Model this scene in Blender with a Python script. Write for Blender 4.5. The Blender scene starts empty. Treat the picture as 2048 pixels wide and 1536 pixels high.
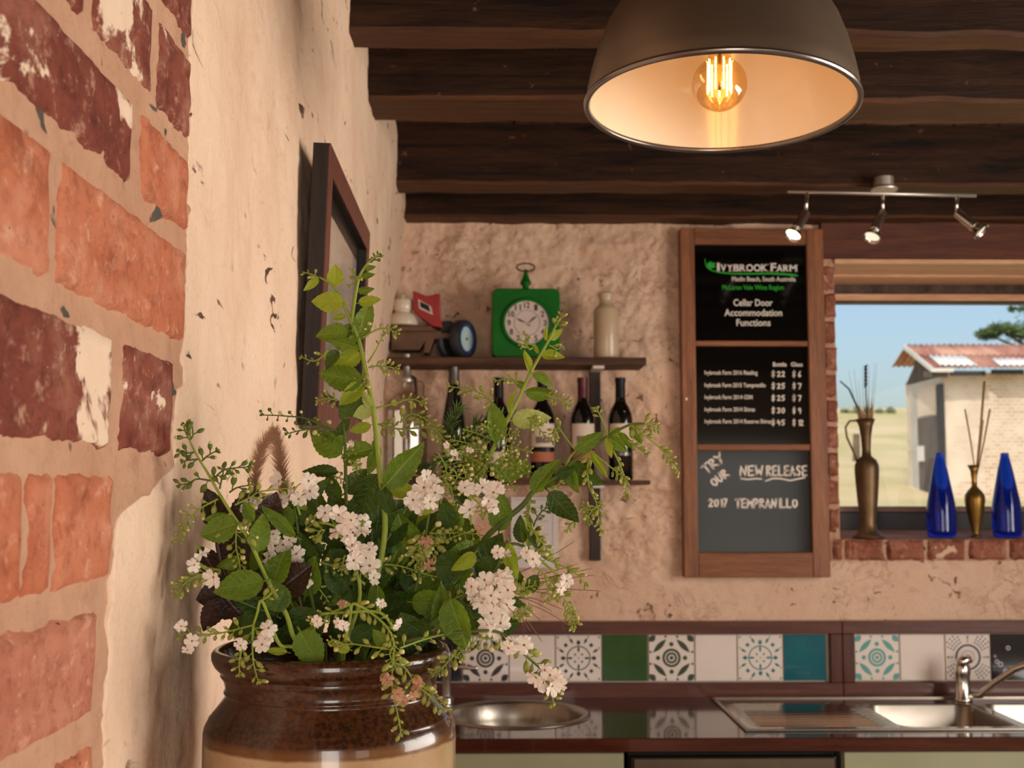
import bpy, bmesh, math, random
from math import sin, cos, pi, radians, sqrt
from mathutils import Vector, Matrix, noise as mnoise

random.seed(7)
scene = bpy.context.scene
COL = scene.collection

# ------------------------------------------------------------------ camera
F_PX, CX, CY = 2400.0, 1024.0, 768.0
YAW, PITCH = radians(1.0), radians(5.0)
CAM = Vector((0.0, 0.0, 1.55))
CAM_ROT = Matrix.Rotation(-YAW, 3, 'Z') @ Matrix.Rotation(pi / 2 + PITCH, 3, 'X')
cam_data = bpy.data.cameras.new('camera')
cam = bpy.data.objects.new('camera', cam_data)
COL.objects.link(cam)
cam.matrix_world = Matrix.Translation(CAM) @ CAM_ROT.to_4x4()
cam_data.sensor_width = 36.0
cam_data.lens = F_PX / 2048.0 * 36.0
cam_data.clip_start, cam_data.clip_end = 0.05, 400.0
cam_data.dof.use_dof = True
cam_data.dof.focus_distance = 1.12
cam_data.dof.aperture_fstop = 13.0
scene.camera = cam

# ------------------------------------------------------------------ sky, sun, daylight, exposure
world = bpy.data.worlds.new('sky')
scene.world = world
world.use_nodes = True
wn = world.node_tree
wn.nodes.clear()
w_out = wn.nodes.new('ShaderNodeOutputWorld')
w_bg = wn.nodes.new('ShaderNodeBackground')
w_sky = wn.nodes.new('ShaderNodeTexSky')
w_sky.sky_type = 'NISHITA'
w_sky.sun_disc = False
w_sky.sun_elevation = radians(52)
w_sky.sun_rotation = radians(200)
w_sky.air_density, w_sky.dust_density, w_sky.ozone_density = 1.0, 3.0, 1.5
w_bg.inputs['Strength'].default_value = 0.18
wn.links.new(w_sky.outputs[0], w_bg.inputs[0])
wn.links.new(w_bg.outputs[0], w_out.inputs[0])

def light(name, kind, loc, target, energy, color, **kw):
    d = bpy.data.lights.new(name, kind)
    d.energy, d.color = energy, color
    for k, v in kw.items():
        setattr(d, k, v)
    o = bpy.data.objects.new(name, d)
    COL.objects.link(o)
    o.location = loc
    if target is not None:
        o.rotation_euler = (Vector(target) - Vector(loc)).to_track_quat('-Z', 'Y').to_euler()
    return o

light('sun', 'SUN', (-6, -8, 20), (2.0, 6.0, 0.0), 2.6, (1.0, 0.95, 0.86), angle=radians(0.6))
light('daylight_side_window', 'AREA', (2.58, 1.25, 1.62), (0.0, 1.25, 1.62), 73.0, (1.0, 0.93, 0.84), shape='RECTANGLE', size=1.9, size_y=1.15)
light('rear_fill_light', 'AREA', (0.25, -1.98, 1.15), (0.25, 0.0, 1.15), 38.0, (1.0, 0.94, 0.86), shape='RECTANGLE', size=0.8, size_y=1.9)  # fill light added behind the camera to brighten the back wall
light('rear_reflection_light', 'AREA', (2.0, -1.98, 1.42), (2.0, 0.0, 1.42), 5.0, (1.0, 0.94, 0.86), shape='RECTANGLE', size=0.9, size_y=0.9)  # added behind the camera for the grey reflection in the menu pane

vs = scene.view_settings
vs.view_transform = 'Standard'
vs.look = 'None'
vs.gamma = 1.0
vs.use_curve_mapping = False
vs.exposure = 0.0

# ------------------------------------------------------------------ placing helpers
def ray(px, py):
    return CAM_ROT @ Vector(((px - CX) / F_PX, -(py - CY) / F_PX, -1.0))

def at(px, py, Y):
    """the point of the room seen at a photo pixel, at distance Y along the room"""
    d = ray(px, py)
    return CAM + d * (Y / d.y)

def on_left(px, py, X):
    d = ray(px, py)
    return CAM + d * (X / d.x)

def fbm(x, y, z=0.0, o=4):
    return mnoise.fractal(Vector((x, y, z)), 1.0, 2.0, o)

# ------------------------------------------------------------------ mesh builder
class MB:
    def __init__(self):
        self.v, self.f, self.mi = [], [], []
    def add(self, vs_, fs_, m=0):
        b = len(self.v)
        self.v.extend([tuple(p) for p in vs_])
        for f in fs_:
            self.f.append([b + i for i in f])
            self.mi.append(m)
        return self
    def box(self, x0, x1, y0, y1, z0, z1, m=0):
        v = [(x0, y0, z0), (x1, y0, z0), (x1, y1, z0), (x0, y1, z0), (x0, y0, z1), (x1, y0, z1), (x1, y1, z1), (x0, y1, z1)]
        return self.add(v, [(0, 3, 2, 1), (4, 5, 6, 7), (0, 1, 5, 4), (1, 2, 6, 5), (2, 3, 7, 6), (3, 0, 4, 7)], m)
    def hexa(self, p, m=0):
        return self.add(p, [(0, 3, 2, 1), (4, 5, 6, 7), (0, 1, 5, 4), (1, 2, 6, 5), (2, 3, 7, 6), (3, 0, 4, 7)], m)
    def tube(self, pts, rad, n=8, m=0, caps=True):
        pts = [Vector(p) for p in pts]
        k = len(pts)
        if not hasattr(rad, '__len__'):
            rad = [rad] * k
        vs_, fs_ = [], []
        t0 = (pts[1] - pts[0]).normalized()
        ref = Vector((0, 0, 1)) if abs(t0.z) < 0.9 else Vector((1, 0, 0))
        u = t0.cross(ref).normalized()
        for i in range(k):
            t = (pts[min(i + 1, k - 1)] - pts[max(i - 1, 0)])
            t = t.normalized() if t.length > 1e-9 else t0
            u = (u - t * u.dot(t))
            u = u.normalized() if u.length > 1e-6 else t.orthogonal().normalized()
            w = t.cross(u)
            for j in range(n):
                a = 2 * pi * j / n
                vs_.append(pts[i] + (u * cos(a) + w * sin(a)) * rad[i])
        for i in range(k - 1):
            for j in range(n):
                a, b = i * n + j, i * n + (j + 1) % n
                fs_.append((a, b, b + n, a + n))
        if caps:
            fs_.append(tuple(range(n - 1, -1, -1)))
            fs_.append(tuple(range((k - 1) * n, k * n)))
        return self.add(vs_, fs_, m)
    def lathe(self, prof, c=(0, 0, 0), n=48, m=0, mat=None, close=False):
        c = Vector(c)
        k = len(prof)
        vs_, fs_ = [], []
        for r, z in prof:
            for j in range(n):
                a = 2 * pi * j / n
                p = Vector((max(r, 1e-5) * cos(a), max(r, 1e-5) * sin(a), z))
                if mat is not None:
                    p = mat @ p
                vs_.append(p + c)
        for i in range(k - 1):
            for j in range(n):
                a, b = i * n + j, i * n + (j + 1) % n
                fs_.append((a, b, b + n, a + n))
        return self.add(vs_, fs_, m)
    def ball(self, c, d, ln, r, n=6, k=4, m=0):
        """small ellipsoid from point c along direction d"""
        d = Vector(d).normalized()
        prof = []
        pts, rad = [], []
        for i in range(k + 1):
            t = i / k
            pts.append(Vector(c) + d * ln * t)
            rad.append(max(r * sin(pi * (0.06 + 0.88 * t)) ** 0.75, r * 0.12))
        return self.tube(pts, rad, n, m)
    def prism(self, poly, fn, depth, m=0):
        """polygon poly in 2D, fn(a,b,d) -> point, extruded over depth"""
        n = len(poly)
        v = [fn(a, b, 0.0) for a, b in poly] + [fn(a, b, depth) for a, b in poly]
        fs_ = [tuple(range(n)), tuple(range(2 * n - 1, n - 1, -1))]
        fs_ += [(i, i + n, (i + 1) % n + n, (i + 1) % n) for i in range(n)]
        return self.add(v, fs_, m)
    def grid(self, nu, nv, fn, m=0):
        v = [fn(i / nu, j / nv) for j in range(nv + 1) for i in range(nu + 1)]
        f = [(j * (nu + 1) + i, j * (nu + 1) + i + 1, (j + 1) * (nu + 1) + i + 1, (j + 1) * (nu + 1) + i) for j in range(nv) for i in range(nu)]
        return self.add(v, f, m)
    def mesh(self, name, mats, smooth=False, recalc=True):
        me = bpy.data.meshes.new(name)
        me.from_pydata(self.v, [], self.f)
        for m in (mats if isinstance(mats, (list, tuple)) else [mats]):
            me.materials.append(m)
        if any(self.mi):
            me.polygons.foreach_set('material_index', self.mi)
        if recalc:
            b = bmesh.new()
            b.from_mesh(me)
            bmesh.ops.recalc_face_normals(b, faces=b.faces)
            b.to_mesh(me)
            b.free()
        if smooth:
            me.polygons.foreach_set('use_smooth', [True] * len(me.polygons))
        me.update()
        return me

ORIGIN = {}
def link_mesh(name, me, parent=None, M=None):
    """link a mesh; world placement M (identity: vertices are in room coordinates)"""
    o = bpy.data.objects.new(name, me)
    COL.objects.link(o)
    M = Matrix.Identity(4) if M is None else M
    if parent is not None:
        o.parent = parent
        o.matrix_local = Matrix.Translation(-ORIGIN.get(parent.name, Vector((0, 0, 0)))) @ M
    else:
        o.matrix_world = M
    ORIGIN[o.name] = Vector((0, 0, 0))
    return o

def obj(name, mb, mats, parent=None, smooth=False, bevel=0.0, seg=2, auto=False, recalc=True):
    me = mb.mesh(name, mats, smooth or auto, recalc)
    o = link_mesh(name, me, parent)
    if bevel > 0:
        md = o.modifiers.new('bevel', 'BEVEL')
        md.width, md.segments, md.limit_method, md.angle_limit = bevel, seg, 'ANGLE', radians(35)
    if auto:
        me.set_sharp_from_angle(angle=radians(38))
    return o

def tag(o, label=None, cat=None, group=None, kind=None):
    if label: o['label'] = label
    if cat: o['category'] = cat
    if group: o['group'] = group
    if kind: o['kind'] = kind
    return o

def thing(name, label, cat, loc, group=None, kind=None):
    o = bpy.data.objects.new(name, None)
    COL.objects.link(o)
    o.empty_display_size = 0.05
    o.location = loc
    ORIGIN[o.name] = Vector(loc)
    if kind:
        o['kind'] = kind
        if label: o['label'] = label
        return o
    return tag(o, label, cat, group)

def struct(name, mb, mats, parent=None, smooth=False, bevel=0.0, auto=False, recalc=True):
    o = obj(name, mb, mats, parent, smooth, bevel, auto=auto, recalc=recalc)
    if parent is None:
        o['kind'] = 'structure'
    return o

# ------------------------------------------------------------------ materials
def lin(c):
    return tuple(((x / 255.0) / 12.92 if x <= 10 else ((x / 255.0 + 0.055) / 1.055) ** 2.4) for x in c) + (1.0,)

class NT:
    def __init__(self, name):
        self.m = bpy.data.materials.new(name)
        self.m.use_nodes = True
        self.t = self.m.node_tree
        self.t.nodes.clear()
        self.out = self.n('ShaderNodeOutputMaterial')
    def n(self, typ, **kw):
        nd = self.t.nodes.new(typ)
        for k, v in kw.items():
            if k in nd.inputs.keys() if hasattr(nd.inputs, 'keys') else False:
                nd.inputs[k].default_value = v
            else:
                setattr(nd, k, v)
        return nd
    def l(self, a, b):
        self.t.links.new(a, b)
    def coords(self, scale=(1, 1, 1), rot=(0, 0, 0), kind='Object'):
        tc = self.n('ShaderNodeTexCoord')
        mp = self.n('ShaderNodeMapping')
        mp.inputs['Scale'].default_value = scale
        mp.inputs['Rotation'].default_value = rot
        self.l(tc.outputs[kind], mp.inputs['Vector'])
        return mp.outputs['Vector']
    def noise(self, vec, scale, detail=4, rough=0.55, dist=0.0):
        nd = self.n('ShaderNodeTexNoise')
        nd.inputs['Scale'].default_value = scale
        nd.inputs['Detail'].default_value = detail
        nd.inputs['Roughness'].default_value = rough
        nd.inputs['Distortion'].default_value = dist
        self.l(vec, nd.inputs['Vector'])
        return nd.outputs['Fac']
    def ramp(self, fac, stops, interp='LINEAR'):
        nd = self.n('ShaderNodeValToRGB')
        nd.color_ramp.interpolation = interp
        el = nd.color_ramp.elements
        while len(el) < len(stops):
            el.new(0.5)
        for e, (p, c) in zip(el, stops):
            e.position = p
            e.color = c if hasattr(c, '__len__') else (c, c, c, 1)
        self.l(fac, nd.inputs['Fac'])
        return nd.outputs['Color']
    def mix(self, fac, a, b, mode='MIX'):
        nd = self.n('ShaderNodeMix')
        nd.data_type = 'RGBA'
        nd.blend_type = mode
        for src, sock in ((fac, nd.inputs[0]), (a, nd.inputs[6]), (b, nd.inputs[7])):
            if hasattr(src, 'is_output'):
                self.l(src, sock)
            else:
                sock.default_value = src
        return nd.outputs[2]
    def math(self, op, a, b=0.0):
        nd = self.n('ShaderNodeMath')
        nd.operation = op
        for src, sock in ((a, nd.inputs[0]), (b, nd.inputs[1])):
            if hasattr(src, 'is_output'):
                self.l(src, sock)
            else:
                sock.default_value = src
        return nd.outputs[0]
    def bump(self, h, strength=0.4, dist=0.01, normal=None):
        nd = self.n('ShaderNodeBump')
        nd.inputs['Strength'].default_value = strength
        nd.inputs['Distance'].default_value = dist
        self.l(h, nd.inputs['Height'])
        if normal is not None:
            self.l(normal, nd.inputs['Normal'])
        return nd.outputs['Normal']
    def bsdf(self, color, rough=0.6, metal=0.0, spec=0.5, normal=None, coat=0.0, trans=0.0, ior=1.45, surface=True):
        p = self.n('ShaderNodeBsdfPrincipled')
        for k, s in (('Base Color', color), ('Roughness', rough), ('Metallic', metal), ('Specular IOR Level', spec), ('Coat Weight', coat), ('Transmission Weight', trans), ('IOR', ior)):
            if hasattr(s, 'is_output'):
                self.l(s, p.inputs[k])
            else:
                p.inputs[k].default_value = s
        if normal is not None:
            self.l(normal, p.inputs['Normal'])
        if surface:
            self.l(p.outputs[0], self.out.inputs[0])
        return p

def simple(name, c1, c2=None, scale=8, stretch=(1, 1, 1), rough=0.6, metal=0.0, bump=0.0, bdist=0.004, spec=0.5, coat=0.0, detail=5, lo=0.3, hi=0.7, trans=0.0):
    t = NT(name)
    c1 = lin(c1)
    v = t.coords(stretch)
    f = t.noise(v, scale, detail)
    col = t.ramp(f, [(lo, c1), (hi, lin(c2) if c2 else c1)])
    nrm = t.bump(t.noise(v, scale * 3, 5), bump, bdist) if bump else None
    t.bsdf(col, rough, metal, spec, nrm, coat, trans)
    return t.m

def emit(name, c, s):
    t = NT(name)
    e = t.n('ShaderNodeEmission')
    e.inputs[0].default_value = lin(c)
    e.inputs[1].default_value = s
    t.l(e.outputs[0], t.out.inputs[0])
    return t.m

def thin_glass(name, tint, gloss=0.08, rough=0.02, facing=0.45):
    t = NT(name)
    a = t.n('ShaderNodeBsdfTransparent')
    a.inputs[0].default_value = tint
    b = t.n('ShaderNodeBsdfGlossy')
    b.inputs['Roughness'].default_value = rough
    lw = t.n('ShaderNodeLayerWeight')
    lw.inputs[0].default_value = 0.25
    fac = t.math('ADD', t.math('MULTIPLY', lw.outputs['Facing'], facing), gloss)
    mx = t.n('ShaderNodeMixShader')
    t.l(fac, mx.inputs[0]); t.l(a.outputs[0], mx.inputs[1]); t.l(b.outputs[0], mx.inputs[2])
    t.l(mx.outputs[0], t.out.inputs[0])
    return t.m

def wood(name, c1, c2, axis=0, scale=6, rough=0.55, bump=0.25, coat=0.0, flecks=None, spec=0.4):
    t = NT(name)
    st = [9.0, 9.0, 9.0]
    st[axis] = 0.6
    v = t.coords(tuple(st))
    f = t.noise(v, scale, 7, 0.62, 0.4)
    col = t.ramp(f, [(0.32, lin(c1)), (0.68, lin(c2))])
    fine = t.noise(v, scale * 7, 4)
    col = t.mix(t.ramp(fine, [(0.35, 0.35), (0.6, 0.0)]), col, tuple(x * 0.35 for x in lin(c1)[:3]) + (1,))
    if flecks:
        v2 = t.coords((1, 1, 1))
        fl = t.ramp(t.noise(v2, 30, 3), [(0.70, 0.0), (0.73, 1.0)])
        col = t.mix(fl, col, lin(flecks))
    t.bsdf(col, rough, 0, spec, t.bump(fine, bump, 0.004), coat)
    return t.m

def plaster(name, c1, c2, c3, pit, pits=0.5, scale=4.0, bump=0.35, chips=False, crease=0.0, fleck=(0.8, 1.0, 0.8)):
    """limewashed plaster: blotches, brown stains and little pits"""
    t = NT(name)
    v = t.coords((1, 1, 1))
    a = t.noise(v, scale, 6, 0.6)
    col = t.ramp(a, [(0.3, lin(c1)), (0.7, lin(c2))])
    st = t.noise(v, scale * 2.6, 8, 0.7, 0.3)
    col = t.mix(t.ramp(st, [(0.56, 0.0), (0.74, 0.65)]), col, lin(c3))
    # pits: elongated little chips
    vp = t.coords(fleck) if not chips else t.coords((1, 0.6, 1))
    p1 = t.noise(vp, 42, 3, 0.5, 1.2) if not chips else t.noise(vp, 30, 2, 0.5, 0.6)
    p2 = t.noise(v, 6, 3, 0.5)
    pm = t.math('MULTIPLY', t.ramp(p1, [(0.64, 0.0), (0.685, 1.0)]), t.ramp(p2, [(0.46, 0.0), (0.58, 1.0)]))
    pm = t.math('MULTIPLY', pm, pits * 2)
    pm2 = t.math('MINIMUM', pm, 1.0)
    col = t.mix(pm2, col, lin(pit))
    grain = t.noise(v, 150, 5, 0.7)
    col = t.mix(t.ramp(grain, [(0.52, 0.0), (0.72, 0.35)]), col, lin(c3))
    h = t.math('ADD', t.math('MULTIPLY', t.noise(v, 26, 8, 0.62), 0.6), t.math('MULTIPLY', grain, 0.25))
    h = t.math('SUBTRACT', h, t.math('MULTIPLY', pm2, 0.4))
    if crease:
        cn = t.math('ABSOLUTE', t.math('SUBTRACT', t.noise(v, 17, 5, 0.6, 0.6), 0.5))
        cm = t.math('MULTIPLY', t.ramp(cn, [(0.0, 1.0), (0.035, 0.0)]), t.ramp(t.noise(v, 7, 3), [(0.46, 0.0), (0.6, 1.0)]))
        h = t.math('SUBTRACT', h, t.math('MULTIPLY', cm, crease))
        col = t.mix(t.math('MULTIPLY', cm, 0.45), col, lin(c3))
    t.bsdf(col, 0.85, 0, 0.25, t.bump(h, bump, 0.012))
    return t.m

def brick_mat(name, c1, c2, paint, amount=0.5, speck=(70, 60, 55)):
    """handmade brick with streaky burning and remains of limewash"""
    t = NT(name)
    v = t.coords((1, 0.62, 0.8))
    oi = t.n('ShaderNodeObjectInfo')
    va = t.n('ShaderNodeVectorMath'); va.operation = 'ADD'
    cb = t.n('ShaderNodeCombineXYZ')
    t.l(t.math('MULTIPLY', oi.outputs['Random'], 9.0), cb.inputs[0])
    t.l(v, va.inputs[0]); t.l(cb.outputs[0], va.inputs[1])
    v = va.outputs[0]
    a = t.noise(v, 11, 7, 0.65, 0.5)
    col = t.ramp(a, [(0.28, lin(c1)), (0.72, lin(c2))])
    fine = t.noise(v, 120, 6, 0.75)
    col = t.mix(t.ramp(fine, [(0.5, 0.0), (0.68, 0.6)]), col, tuple(x * 0.6 for x in lin(c1)[:3]) + (1,))
    col = t.mix(t.ramp(t.noise(v, 75, 5, 0.7), [(0.55, 0.0), (0.72, 0.5)]), col, lin((236, 190, 160)))
    pale = t.noise(v, 16, 6, 0.6, 0.3)
    col = t.mix(t.ramp(pale, [(0.5, 0.0), (0.8, 0.45)]), col, lin((232, 178, 148)))
    mot = t.noise(v, 30, 6, 0.75, 0.4)
    col = t.mix(t.ramp(mot, [(0.52, 0.0), (0.68, 0.7)]), col, tuple(x * 0.55 for x in lin(c1)[:3]) + (1,))
    pt = t.noise(v, 13, 6, 0.6, 0.4)
    k = 0.76 - 0.2 * amount
    col = t.mix(t.ramp(pt, [(k, 0.0), (k + 0.025, 1.0)]), col, lin(paint))
    sp = t.ramp(t.noise(t.coords(), 95, 2, 0.5), [(0.73, 0.0), (0.76, 0.9)])
    col = t.mix(sp, col, lin(speck))
    h = t.math('ADD', t.math('MULTIPLY', t.noise(t.coords(), 40, 8, 0.7), 0.6), t.math('MULTIPLY', fine, 0.35))
    t.bsdf(col, 0.85, 0, 0.25, t.bump(h, 0.35, 0.006))
    return t.m

# ================================================================== SETTING
Y_BACK, X_LEFT, X_RIGHT, Y_REAR = 3.8, -0.268, 2.62, -2.02
Z_BEAM, Z_BOARD = CAM.z + 0.85, CAM.z + 1.02

m_plaster_left = plaster('limewash_left', (236, 206, 180), (222, 186, 158), (190, 148, 120), (84, 58, 44), 0.5, 5.0, 0.35, fleck=(0.8, 0.3, 0.75))
m_plaster_back = plaster('limewash_back', (228, 194, 168), (214, 174, 148), (172, 126, 98), (112, 76, 56), 0.5, 4.5, 0.6, crease=0.22)
m_mortar = plaster('lime_mortar', (202, 160, 132), (184, 138, 110), (156, 110, 86), (84, 80, 74), 0.9, 9.0, 0.6, chips=True)
m_brick_dark = brick_mat('brick_dark', (106, 50, 40), (146, 80, 64), (230, 202, 176), 0.9)
m_brick_orange = brick_mat('brick_orange', (172, 92, 62), (198, 126, 94), (222, 182, 154), 0.25)
m_brick_pink = brick_mat('brick_pink', (158, 86, 66), (200, 136, 110), (232, 190, 160), 0.4)
m_brick_quoin = brick_mat('brick_quoin', (120, 64, 50), (172, 112, 88), (214, 180, 154), 0.5)
m_beam = wood('beam_wood', (22, 13, 8), (66, 40, 24), 0, 5, 0.75, 0.6, flecks=(96, 70, 48), spec=0.2)
m_beam_lit_under = wood('beam_underside_lit', (60, 36, 21), (100, 62, 36), 0, 5, 0.6, 0.5, spec=0.3)  # light on the beam undersides, put into the colour as a lighter brown
m_board = wood('ceiling_board_wood', (60, 38, 24), (104, 70, 44), 1, 5, 0.7, 0.5)
m_lintel = wood('lintel_wood', (78, 38, 26), (112, 60, 40), 0, 5, 0.6, 0.4)
m_pale_wood = wood('pale_wood', (216, 160, 122), (238, 190, 154), 0, 4, 0.6, 0.3)
m_dark_strip = simple('dark_strip', (40, 32, 28), (96, 76, 64), 22, rough=0.7, bump=0.4)
m_floor = simple('floor_concrete', (120, 104, 90), (150, 132, 114), 6, rough=0.5)
m_white_wall = simple('white_wall', (226, 208, 186), (214, 194, 170), 4, rough=0.8)

def patch_grid(mb, us, vs_, fn, m=0):
    nu, nv = len(us), len(vs_)
    v = [fn(u, w) for w in vs_ for u in us]
    f = [(j * nu + i, j * nu + i + 1, (j + 1) * nu + i + 1, (j + 1) * nu + i) for j in range(nv - 1) for i in range(nu - 1)]
    mb.add(v, f, m)

def span(a, b, step):
    n = max(1, int(round((b - a) / step)))
    return [a + (b - a) * i / n for i in range(n + 1)]

# ---- left wall: brickwork near the camera, limewashed rubble beyond
def left_wave(y, z):
    lean = max(0.0, min(1.0, (y - 2.45) / 1.3)) * max(0.0, min(1.0, (2.42 - z) / 0.55))
    return 0.008 * fbm(y * 1.7, z * 1.7, 3.1, 3) + 0.0045 * fbm(y * 7, z * 7, 8.0, 4) - 0.065 * lean

def edge_y(z):
    base = 1.044 if z > 1.64 else (1.022 if z > 1.55 else 0.868)
    zt = z + 0.006 * fbm(z * 60, 2.2, 0, 2)
    if 1.528 < z <= 1.572:
        base = 0.868 + max(0.0, min(1.0, (zt - 1.53) / 0.04)) * 0.154
    if z < 1.545:
        base -= (1.545 - z) * 0.09
    return base + 0.010 * fbm(z * 22, 0.3, 0, 4) + 0.004 * fbm(z * 90, 5.3, 0, 3)

mbw = MB()
mbw.box(X_LEFT - 0.40, X_LEFT - 0.10, Y_REAR - 0.2, 4.4, -0.02, 2.75)
wall_left = struct('wall_left', mbw, m_plaster_left)
wall_left['label'] = 'old left wall of worn brick and limewashed plaster'

mbm = MB()
patch_grid(mbm, span(0.05, 1.10, 0.006), span(1.16, 2.14, 0.006), lambda y, z: (X_LEFT - 0.0012 + 0.0030 * fbm(y * 30, z * 30, 1, 4) + 0.0014 * fbm(y * 110, z * 110, 2, 2) - 0.03 * max(0.0, min(1.0, (y - edge_y(z) - 0.02) / 0.03)), y, z))
obj('mortar', mbm, m_mortar, wall_left, smooth=True, recalc=False)

mbp = MB()
zs = span(0.0, 1.1, 0.1)[:-1] + span(1.1, 2.62, 0.005)
cols = [0.0, 0.0015, 0.004, 0.008, 0.014]
q = 0.014
while q < 2.0:
    q += 0.006 + q * 0.008
    cols.append(q)
vrt, fcs = [], []
for z in zs:
    e = edge_y(z)
    tot = Y_BACK + 0.03 - e
    sc_ = tot / cols[-1]
    for k, c in enumerate(cols):
        y = e + c * (1 + (sc_ - 1) * (c / cols[-1]))
        lip = [-0.006, -0.0006, 0.0, 0.0, 0.0][k] if k < 5 else 0.0
        fade = min(1.0, (y - e) / 0.10)
        x = X_LEFT + left_wave(y, z) * fade * fade * (3 - 2 * fade) + 0.0006 + lip + 0.0012 * fbm(y * 40, z * 40, 4, 3)
        vrt.append((x, y, z))
nc = len(cols)
for j in range(len(zs) - 1):
    for i in range(nc - 1):
        fcs.append((j * nc + i, j * nc + i + 1, (j + 1) * nc + i + 1, (j + 1) * nc + i))
mbp.add(vrt, fcs)
obj('plaster_face', mbp, m_plaster_left, wall_left, smooth=True, recalc=False)

XB = X_LEFT + 0.004
def wy(px):
    return on_left(px, 900, XB).y
LZ = [2.028, 1.938, 1.847, 1.765, 1.667, 1.569, 1.478, 1.390, 1.30]
ROWS = [
    (0, [(-900, -420, 'd'), (-405, -30, 'o'), (-15, 236, 'd'), (250, 372, 'd')]),
    (1, [(-900, -560, 'o'), (-545, -190, 'd'), (-178, 152, 'd'), (168, 294, 'd'), (306, 373, 'd')]),
    (2, [(-900, -420, 'd'), (-405, -120, 'o'), (-108, 258, 'd'), (274, 373, 'o')]),
    (3, [(-900, -560, 'o'), (-545, -260, 'd'), (-245, 98, 'o'), (112, 369, 'o')]),
    (4, [(-900, -420, 'd'), (-405, -100, 'o'), (-85, 231, 'd'), (249, 352, 'd')]),
    (5, [(-900, -560, 'o'), (-545, -120, 'd'), (-110, 63, 'o'), (67, 121, 'o'), (127, 238, 'o')]),
    (6, [(-900, -420, 'd'), (-405, -200, 'o'), (-185, 213, 'p')]),
    (7, [(-900, -560, 'o'), (-545, -120, 'p'), (-100, 82, 'p'), (94, 217, 'o')]),
]
BM = {'d': m_brick_dark, 'o': m_brick_orange, 'p': m_brick_pink}
def brick_slab(mb, a0, a1, b0, b1, fn, seed, rnd=0.006, proud=0.004, amp=0.0018, step=0.007):
    """slab with worn, rounded edges; fn(a, b, height) -> room point"""
    us, vs_ = span(a0, a1, step), span(b0, b1, step)
    def h(u, w):
        du, dw = min(u - a0, a1 - u), min(w - b0, b1 - w)
        e = 1.0
        for d in (du, dw):
            e *= 1 - max(0.0, 1 - d / rnd) ** 2
        return proud * e - 0.003 * (1 - e) + amp * fbm(u * 55 + seed, w * 40, seed, 4)
    def wob(u, w):
        ou = 0.004 * fbm(w * 40 + seed, 1.3, 0, 3) if (u == a0 or u == a1) else 0
        ow = 0.004 * fbm(u * 34, seed + 4.1, 0, 3) if (w == b0 or w == b1) else 0
        return fn(u + ou, w + ow, h(u, w) - (0.004 if (u in (a0, a1) or w in (b0, b1)) else 0))
    patch_grid(mb, us, vs_, wob)

for r, (li, bricks) in enumerate(ROWS):
    z1, z0 = LZ[li] - 0.006, LZ[li + 1] + 0.006
    for k, (p0, p1, kd) in enumerate(bricks):
        y0, y1 = wy(p0), wy(p1)
        mb = MB()
        brick_slab(mb, y0, y1, z0, z1, lambda a, b, h: (X_LEFT + h, a, b), r * 7.3 + k * 2.9, proud=0.0022 if kd != 'd' else 0.0016)
        obj('brick', mb, BM[kd], wall_left, smooth=True, recalc=False)

# ---- back wall: lumpy limewashed stone
WX0, WX1 = 1.100, 2.30            # window opening
WZ0, WZ1 = CAM.z - 0.157, CAM.z + 0.736
def back_lump(x, z):
    big = fbm(x * 4.5, z * 4.5, 2.2, 3)
    rid = mnoise.ridged_multi_fractal(Vector((x * 9.0, z * 9.0, 5.0)), 0.9, 2.0, 4, 1.0, 2.0)
    mid = fbm(x * 22, z * 22, 6.5, 4)
    cr = abs(fbm(x * 13, z * 13, 9.1, 4))
    cr2 = abs(fbm(x * 24 + 7, z * 20, 4.4, 3))
    ms = max(0.0, min(1.0, 0.25 + 1.8 * fbm(x * 5, z * 5, 1.7, 2)))
    d = 0.013 * big + 0.009 * (rid - 1.1) + 0.007 * mid - ms * (0.005 * max(0.0, 1 - cr / 0.06) + 0.003 * max(0.0, 1 - cr2 / 0.08))
    d = min(0.022, d)
    m = 1.0 if z > CAM.z - 0.2 else max(0.25, 1 - (CAM.z - 0.2 - z) * 8)
    edge = min(1.0, max(0.0, (x - X_LEFT + 0.09) / 0.05 + 0.2))
    return d * m * edge
mbb = MB()
fnb = lambda x, z: (x, Y_BACK - 0.004 - back_lump(x, z), z)
xs1 = span(X_LEFT - 0.10, WX0 - 0.035, 0.0052)
zs1 = span(CAM.z - 0.46, 2.46, 0.0052)
patch_grid(mbb, xs1, zs1, fnb)
patch_grid(mbb, span(WX0 - 0.035, X_RIGHT, 0.02), span(CAM.z - 0.46, WZ0 - 0.062, 0.012), fnb)
patch_grid(mbb, span(WX1, X_RIGHT, 0.1), span(WZ0 - 0.062, 2.46, 0.1), fnb)
mbb.box(X_LEFT - 0.1, X_RIGHT + 0.2, Y_BACK + 0.03, Y_BACK + 0.36, -0.02, WZ0 - 0.062)
mbb.box(X_LEFT - 0.1, WX0, Y_BACK + 0.03, Y_BACK + 0.36, WZ0 - 0.062, 2.75)
mbb.box(WX1, X_RIGHT + 0.2, Y_BACK + 0.03, Y_BACK + 0.36, WZ0 - 0.062, 2.75)
mbb.box(WX0, WX1, Y_BACK + 0.08, Y_BACK + 0.36, WZ1 + 0.02, 2.75)
wall_back = struct('wall_back', mbb, m_plaster_back, recalc=False)
for p in wall_back.data.polygons:
    p.use_smooth = len(p.vertices) == 4 and p.area < 0.02
wall_back['label'] = 'lumpy limewashed stone wall with bricks around the window'
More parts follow.
